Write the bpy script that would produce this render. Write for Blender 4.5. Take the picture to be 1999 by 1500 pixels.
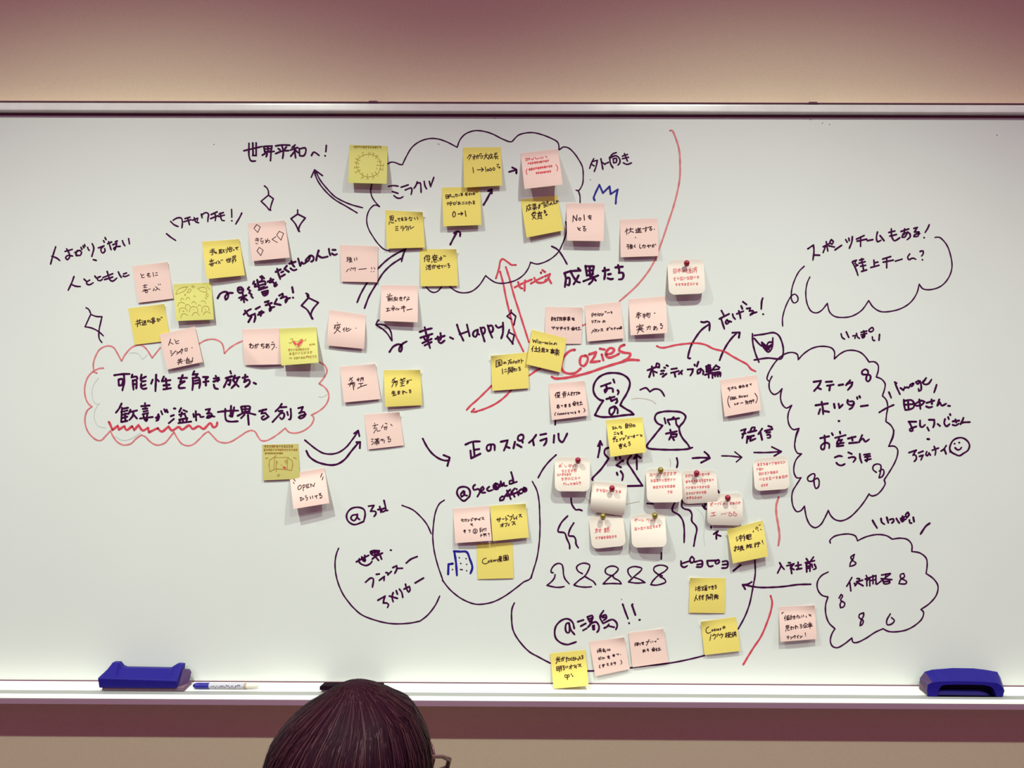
import bpy, bmesh, math, random
from mathutils import Vector, Matrix
C = bpy.context.scene.collection
for o in list(bpy.data.objects): bpy.data.objects.remove(o)
R = math.radians
# ---------------------------------------------------------------- camera
CAM = Vector((0.0, -1.5, 1.55)); F = 1500.0
YAW, ROLL = 0.0045, 0.0041
ROT = Matrix.Rotation(YAW, 3, 'Z') @ Matrix.Rotation(math.pi/2, 3, 'X') @ Matrix.Rotation(ROLL, 3, 'Z')
cd = bpy.data.cameras.new('camera'); cam = bpy.data.objects.new('camera', cd); C.objects.link(cam)
cd.sensor_width = 36.0; cd.lens = 36.0*F/1999.0; cd.clip_start = 0.05
cam.matrix_world = Matrix.Translation(CAM) @ ROT.to_4x4()
bpy.context.scene.camera = cam
# ---------------------------------------------------------------- light
sc = bpy.context.scene
w = bpy.data.worlds.new('room_air'); sc.world = w; w.use_nodes = True
w.node_tree.nodes['Background'].inputs[0].default_value = (0.94, 0.25, 0.70, 1)
w.node_tree.nodes['Background'].inputs[1].default_value = 0.25
def downlight(x, y, power, size=150, col=(0.865, 1.0, 0.895)):
    l = bpy.data.lights.new('ceiling_spot', 'SPOT'); l.energy = power; l.color = col
    l.spot_size = R(size); l.spot_blend = 1.0; l.shadow_soft_size = 0.022
    o = bpy.data.objects.new('ceiling_spot', l); C.objects.link(o); o.location = (x, y, 2.72)
for x, k in ((-2.05, .5), (-0.74, 1), (0.52, 1), (1.85, .5)): downlight(x, -0.90, 88.0*k, 139); downlight(x, -0.90, 9.0*k, 178)  # second, wide spot at each near lamp is added to brighten the upper wall
for x, k in ((-2.05, .7), (-0.74, 1), (0.52, 1), (1.85, .7)): downlight(x, -1.62, 68.0*k, 152)
sc.view_settings.view_transform = 'Standard'; sc.view_settings.look = 'None'
sc.view_settings.gamma = 1.0; sc.view_settings.use_curve_mapping = False
sc.view_settings.exposure = 0.0
# ---------------------------------------------------------------- helpers
def P(px, py, d=0.0):
    """point of the plane d metres in front of the board that the photograph shows at pixel (px, py)"""
    v = ROT @ Vector((px-999.5, -(py-750.0), -F))
    t = (-d - CAM.y)/v.y
    return CAM + v*t
def mat(name, col, rough=0.6, spec=0.3, metal=0.0, noise=0.0, nscale=40.0, bump=0.0, coat=0.0):
    m = bpy.data.materials.new(name); m.use_nodes = True
    nt = m.node_tree; b = nt.nodes['Principled BSDF']
    b.inputs['Base Color'].default_value = (*col, 1); b.inputs['Roughness'].default_value = rough
    b.inputs['Specular IOR Level'].default_value = spec; b.inputs['Metallic'].default_value = metal
    b.inputs['Coat Weight'].default_value = coat
    if noise or bump:
        tc = nt.nodes.new('ShaderNodeTexCoord'); n = nt.nodes.new('ShaderNodeTexNoise')
        n.inputs['Scale'].default_value = nscale; n.inputs['Detail'].default_value = 4
        nt.links.new(tc.outputs['Object'], n.inputs['Vector'])
        if noise:
            r = nt.nodes.new('ShaderNodeValToRGB')
            r.color_ramp.elements[0].position = 0.3; r.color_ramp.elements[1].position = 0.7
            r.color_ramp.elements[0].color = (*[c*(1-noise) for c in col], 1)
            r.color_ramp.elements[1].color = (*[min(1, c*(1+noise)) for c in col], 1)
            nt.links.new(n.outputs['Fac'], r.inputs['Fac']); nt.links.new(r.outputs['Color'], b.inputs['Base Color'])
        if bump:
            bp = nt.nodes.new('ShaderNodeBump'); bp.inputs['Strength'].default_value = bump; bp.inputs['Distance'].default_value = 0.001
            nt.links.new(n.outputs['Fac'], bp.inputs['Height']); nt.links.new(bp.outputs['Normal'], b.inputs['Normal'])
    return m
def link(name, me, m=None, parent=None, smooth=False):
    o = bpy.data.objects.new(name, me); C.objects.link(o)
    if m: me.materials.append(m)
    if smooth: me.polygons.foreach_set('use_smooth', [True]*len(me.polygons))
    if parent: o.parent = parent
    return o
def tag(o, label=None, cat=None, group=None, kind=None):
    for k, v in (('label', label), ('category', cat), ('group', group), ('kind', kind)):
        if v: o[k] = v
    return o
def from_bm(name, bm, m=None, parent=None, smooth=False):
    me = bpy.data.meshes.new(name); bm.to_mesh(me); bm.free(); return link(name, me, m, parent, smooth)
def empty(name, loc=(0, 0, 0)):
    o = bpy.data.objects.new(name, None); C.objects.link(o); o.location = loc; return o
def box(bm, x0, x1, y0, y1, z0, z1, bev=0.0):
    g = bmesh.ops.create_cube(bm, size=1.0); vs = g['verts']
    for v in vs: v.co = Vector(((x0+x1)/2+v.co.x*(x1-x0), (y0+y1)/2+v.co.y*(y1-y0), (z0+z1)/2+v.co.z*(z1-z0)))
    if bev:
        es = list({e for v in vs for e in v.link_edges}); bmesh.ops.bevel(bm, geom=es, offset=bev, segments=3, profile=0.7, affect='EDGES')
def boxo(name, a, m, parent=None, bev=0.0):
    bm = bmesh.new(); box(bm, *a, bev=bev); return from_bm(name, bm, m, parent, False)
def prism(bm, pts, y0, y1):
    """outline in the XZ plane pushed from y0 to y1"""
    f = [bm.verts.new((x, y0, z)) for x, z in pts]; b = [bm.verts.new((x, y1, z)) for x, z in pts]; n = len(pts)
    for i in range(n): bm.faces.new((f[i], f[(i+1) % n], b[(i+1) % n], b[i]))
    bm.faces.new(f[::-1]); bm.faces.new(b)
def tube(bm, pts, r, seg=8, cap=True):
    rings = []; pts = [Vector(p) for p in pts]; rr = r if isinstance(r, (list, tuple)) else [r]*len(pts)
    up = Vector((0, 0, 1))
    for i, p in enumerate(pts):
        t = (pts[min(i+1, len(pts)-1)]-pts[max(i-1, 0)]).normalized()
        a = t.cross(up)
        if a.length < 1e-3: a = t.cross(Vector((1, 0, 0)))
        a.normalize(); b = t.cross(a)
        rings.append([bm.verts.new(p+(a*math.cos(k*2*math.pi/seg)+b*math.sin(k*2*math.pi/seg))*rr[i]) for k in range(seg)])
    for i in range(len(rings)-1):
        for k in range(seg): bm.faces.new((rings[i][k], rings[i][(k+1) % seg], rings[i+1][(k+1) % seg], rings[i+1][k]))
    if cap: bm.faces.new(rings[0]); bm.faces.new(rings[-1][::-1])
def sstep(a, b, x):
    t = max(0.0, min(1.0, (x-a)/(b-a))); return t*t*(3-2*t)
# ---------------------------------------------------------------- ink strokes
TILE = {'0': (0, 0, 1), 'A': (50, 250, 5), 'B': (400, 250, 5), 'C': (700, 240, 5), 'D': (1000, 240, 5), 'E': (100, 500, 5),
  'F': (400, 500, 0), 'G': (620, 460, 0), 'H': (620, 680, 0), 'I': (160, 680, 0), 'J': (400, 680, 0), 'K': (490, 840, 0),
  'L': (790, 580, 0), 'M': (950, 490, 0), 'N': (1150, 480, 0), 'O': (1060, 660, 0), 'P': (1250, 660, 0), 'Q': (1060, 860, 0),
  'R': (1280, 860, 0), 'S': (640, 960, 0), 'T': (820, 820, 0), 'U': (820, 1000, 0), 'V': (1040, 1060, 0), 'W': (980, 1150, 0),
  'X': (1280, 1060, 0), 'Y': (1480, 420, 5), 'Z': (1460, 640, 0), 'a': (1640, 660, 0), 'b': (1500, 840, 0), 'c': (1500, 990, 5),
  'd': (1310, 560, 8.69), 'e': (1700, 830, 8.33)}
def T(t, x, y):
    a, b, k = TILE[t]; k = k or 6.6633; return (a+x/k, b+y/k)
def parse(t, s):
    return [[T(t, *map(float, p.split(','))) for p in st.split()] for st in s.split(';') if st.strip()]
def curve(pts):
    """centripetal curve through the traced points, broken where the pen turns sharply; returns samples and sharp points"""
    n = len(pts); P2 = [Vector(p) for p in pts]
    if n == 2: return [P2[0], P2[1]], []
    sharp = {i for i in range(1, n-1) if (P2[i]-P2[i-1]).length > 0 and (P2[i+1]-P2[i]).length > 0 and (P2[i]-P2[i-1]).angle(P2[i+1]-P2[i]) > R(100)}
    out = []
    for i in range(n-1):
        p1, p2 = P2[i], P2[i+1]
        L = (p2-p1).length
        if L < 1e-6: continue
        p0 = P2[i-1] if i > 0 and i not in sharp else p1-(p2-p1)*0.5
        p3 = P2[i+2] if i+2 < n and (i+1) not in sharp else p2+(p2-p1)*0.5
        t0 = 0; t1 = t0+max(1e-4, (p1-p0).length**0.5); t2 = t1+L**0.5; t3 = t2+max(1e-4, (p3-p2).length**0.5)
        k = max(2, min(10, int(L/2.2)))
        for j in range(k):
            t = t1+(t2-t1)*j/k
            a1 = p0*((t1-t)/(t1-t0))+p1*((t-t0)/(t1-t0)); a2 = p1*((t2-t)/(t2-t1))+p2*((t-t1)/(t2-t1)); a3 = p2*((t3-t)/(t3-t2))+p3*((t-t2)/(t3-t2))
            b1 = a1*((t2-t)/(t2-t0))+a2*((t-t0)/(t2-t0)); b2 = a2*((t3-t)/(t3-t1))+a3*((t-t1)/(t3-t1))
            out.append(b1*((t2-t)/(t2-t1))+b2*((t-t1)/(t2-t1)))
    out.append(P2[-1])
    return out, [P2[i] for i in sharp]
inkrng = random.Random(5)
class Ink:
    """flat pen strokes: ribbons with round ends lying on a surface; to3 turns a pixel and a lift into a point"""
    def __init__(s, to3): s.v = []; s.f = []; s.to3 = to3; s.n = 0
    def disc(s, c, r, lift, seg=8):
        i = len(s.v)
        for k in range(seg): s.v.append(s.to3(c.x+r*math.cos(k*2*math.pi/seg), c.y+r*math.sin(k*2*math.pi/seg), lift))
        s.f.append(tuple(range(i+seg-1, i-1, -1)))
    def stroke(s, pts, w):
        s.n += 1; lift = (s.n % 12)*1.2e-5
        sm, sh = curve(pts)
        if (sm[-1]-sm[0]).length < 1e-6 and len(sm) == 2: s.disc(sm[0], w/2, lift); return
        n = len(sm); i0 = len(s.v); ph = inkrng.random()*6
        for i, p in enumerate(sm):
            a = (p-sm[max(i-1, 0)]); b = (sm[min(i+1, n-1)]-p)
            t = (a.normalized() if a.length > 1e-6 else Vector((0, 0)))+(b.normalized() if b.length > 1e-6 else Vector((0, 0)))
            if t.length < 1e-6: t = a if a.length else Vector((1, 0))
            t.normalize(); nn = Vector((-t.y, t.x)); ww = w/2*(1+0.09*math.sin(i*0.8+ph))
            if i == n-1 and n > 3: ww *= 0.82
            for q in (p+nn*ww, p-nn*ww): s.v.append(s.to3(q.x, q.y, lift))
        for i in range(n-1):
            a = i0+2*i; s.f.append((a, a+2, a+3, a+1))
        s.disc(sm[0], w/2*1.02, lift); s.disc(sm[-1], w/2*(0.82 if n > 3 else 1), lift)
        for q in sh: s.disc(q, w/2, lift)
    def build(s, name, m, parent):
        me = bpy.data.meshes.new(name); me.from_pydata([tuple(x) for x in s.v], [], s.f); me.update()
        return link(name, me, m, parent)
# tiny pen shapes used where the photograph's smallest writing is a row of unreadable characters (unit box)
MINI = ['.1,.3 .9,.2;.5,0 .4,1;.2,.7 .8,.9', '.2,.1 .3,.9;.6,.2 .9,.2;.6,.8 .95,.85', '.1,.2 .9,.15 .3,1', '.5,0 .1,.6 .5,.9 .9,.5 .6,.2',
  '.1,.1 .2,.9;.1,.1 .9,.1 .85,.9;.15,.5 .85,.5;.2,.9 .85,.9', '.1,.2 .8,.1 .3,.5 .9,.6 .4,1', '.2,.2 .3,.7;.7,.1 .8,.6', '.1,.4 .9,.3;.3,.1 .4,.9 .8,.8;.7,.1 .75,.5',
  '.5,0 .5,1;.1,.3 .9,.3;.1,.65 .9,.6;.2,.95 .8,.9', '.1,.1 .3,.3;.1,.9 .9,.2', '.3,0 .1,.4;.2,.3 .2,1;.5,.2 .9,.2;.7,.2 .7,.9;.5,.9 .95,.85', '.1,.3 .7,.2 .8,.5 .5,.9;.4,0 .2,.9;.9,.1 .95,.3']
def scribble(ink, t, s, w, rng):
    x0, y0, x1, y1, h = map(float, s.split(','))
    L = math.hypot(x1-x0, y1-y0); n = max(1, round(L/(h*0.92))); dx, dy = (x1-x0)/n, (y1-y0)/n
    for k in range(n):
        gx, gy = x0+dx*k, y0+dy*k-h; hh = h*rng.uniform(.75, 1.0); ww = abs(dx)*rng.uniform(.7, .86); gy += (h-hh)*.6
        for st in rng.choice(MINI).split(';'):
            ink.stroke([T(t, gx+ww*float(p.split(',')[0])+dx*.06, gy+hh*float(p.split(',')[1])) for p in st.split()], w)
# ---------------------------------------------------------------- materials
M = {}
def wall_mat():
    m = mat('wall_paint', (0.88, 0.74, 0.50), 0.9, 0.15, noise=0.03, nscale=260, bump=0.12); return m
M['wall'] = wall_mat()
M['floor'] = mat('carpet', (0.06, 0.045, 0.045), 0.95, 0.1, noise=0.3, nscale=300, bump=0.5)
def board_mat():
    m = mat('enamel', (0.765, 0.780, 0.715), 0.38, 0.22, noise=0.012, nscale=5, bump=0.0); return m
M['board'] = board_mat()
M['alu'] = mat('aluminium', (0.90, 0.88, 0.80), 0.28, 0.8, metal=0.06, noise=0.05, nscale=30)
M['dark'] = mat('dark_joint_shade', (0.16, 0.05, 0.09), 0.7, 0.2)  # dark for bottom joint and clips; also painted shade along the top rail
M['tray'] = mat('tray_white', (0.93, 0.92, 0.86), 0.35, 0.4)
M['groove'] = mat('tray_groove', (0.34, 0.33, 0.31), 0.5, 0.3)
M['ink'] = mat('marker_ink', (0.055, 0.004, 0.048), 0.6, 0.06)
M['red'] = mat('red_ink', (0.66, 0.065, 0.095), 0.55, 0.25, noise=0.12, nscale=90)
M['red2'] = mat('faded_red_ink', (0.70, 0.20, 0.20), 0.55, 0.25, noise=0.18, nscale=90)
M['blue'] = mat('blue_ink', (0.018, 0.012, 0.25), 0.55, 0.25)
M['ghost'] = mat('wiped_ink', (0.56, 0.60, 0.52), 0.5, 0.3)
M['ghost2'] = mat('wiped_brown_ink', (0.58, 0.46, 0.36), 0.5, 0.3)
M['ghost3'] = mat('dirt', (0.30, 0.22, 0.16), 0.6, 0.2)
M['pen'] = mat('note_pen_ink', (0.045, 0.012, 0.018), 0.7, 0.15)
M['olivepen'] = mat('olive_pencil', (0.42, 0.30, 0.06), 0.7, 0.1)
M['brownpen'] = mat('brown_pencil', (0.40, 0.21, 0.05), 0.7, 0.1)
M['redpen'] = mat('red_pen', (0.68, 0.07, 0.09), 0.7, 0.1)
M['redthin'] = mat('thin_red_pen', (0.64, 0.13, 0.14), 0.7, 0.1)
def paper(name, c): return mat(name, c, 0.85, 0.12, noise=0.015, nscale=500, bump=0.05)
M['yellow'] = paper('yellow_paper', (0.83, 0.67, 0.165))
M['pink'] = paper('pink_paper', (0.88, 0.625, 0.54))
M['lemon'] = paper('lemon_paper', (0.72, 0.665, 0.20))
M['olive'] = paper('olive_paper', (0.60, 0.53, 0.17))
M['cream'] = paper('cream_paper', (0.79, 0.69, 0.585))
M['pinred'] = mat('crimson_plastic', (0.30, 0.008, 0.035), 0.25, 0.5)
M['pingold'] = mat('gold_plastic', (0.34, 0.25, 0.05), 0.25, 0.5, metal=0.5)
M['steel'] = mat('pin_steel', (0.5, 0.48, 0.45), 0.3, 0.5, metal=1.0)
M['eraser'] = mat('blue_plastic', (0.015, 0.009, 0.19), 0.42, 0.15)
M['felt'] = mat('felt', (0.20, 0.12, 0.16), 0.95, 0.1, noise=0.2, nscale=400, bump=0.4)
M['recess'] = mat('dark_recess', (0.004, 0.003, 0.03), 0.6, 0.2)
M['ridge'] = mat('blue_ridge', (0.018, 0.012, 0.14), 0.4, 0.4)
M['white'] = mat('white_plastic', (0.75, 0.74, 0.72), 0.4, 0.4)
M['penblue'] = mat('blue_cap', (0.02, 0.014, 0.26), 0.3, 0.5)
M['labelgrey'] = mat('pen_label', (0.52, 0.50, 0.54), 0.5, 0.3)
M['labelink'] = mat('pen_label_print', (0.22, 0.17, 0.25), 0.5, 0.3)
M['clear'] = mat('pen_tail', (0.72, 0.66, 0.56), 0.25, 0.5)
M['black'] = mat('dark_plastic', (0.013, 0.004, 0.010), 0.7, 0.02)
M['hair'] = mat('dark_hair', (0.017, 0.003, 0.008), 0.5, 0.04)
M['hair2'] = mat('hair_sheen', (0.048, 0.012, 0.018), 0.45, 0.10)  # lighter copy of the dark hair, standing in for light on it
M['skin'] = mat('skin', (0.62, 0.38, 0.28), 0.55, 0.3)
M['shirt'] = mat('navy_knit', (0.04, 0.04, 0.07), 0.9, 0.1, bump=0.3, nscale=200)
M['trousers'] = mat('grey_cloth', (0.08, 0.08, 0.09), 0.9, 0.1)
M['frame'] = mat('glasses_frame', (0.10, 0.018, 0.025), 0.3, 0.5)
M['wood'] = mat('stool_wood', (0.35, 0.2, 0.1), 0.5, 0.3, noise=0.15, nscale=12)
M['under'] = mat('tray_front_shade', (0.30, 0.16, 0.22), 0.4, 0.4)  # shade below the lip put into the colour of the white tray's front
M['endgrey'] = mat('violet_plastic', (0.085, 0.045, 0.12), 0.5, 0.2)
M['brownring'] = mat('pen_collar', (0.42, 0.30, 0.24), 0.4, 0.4)
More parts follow.
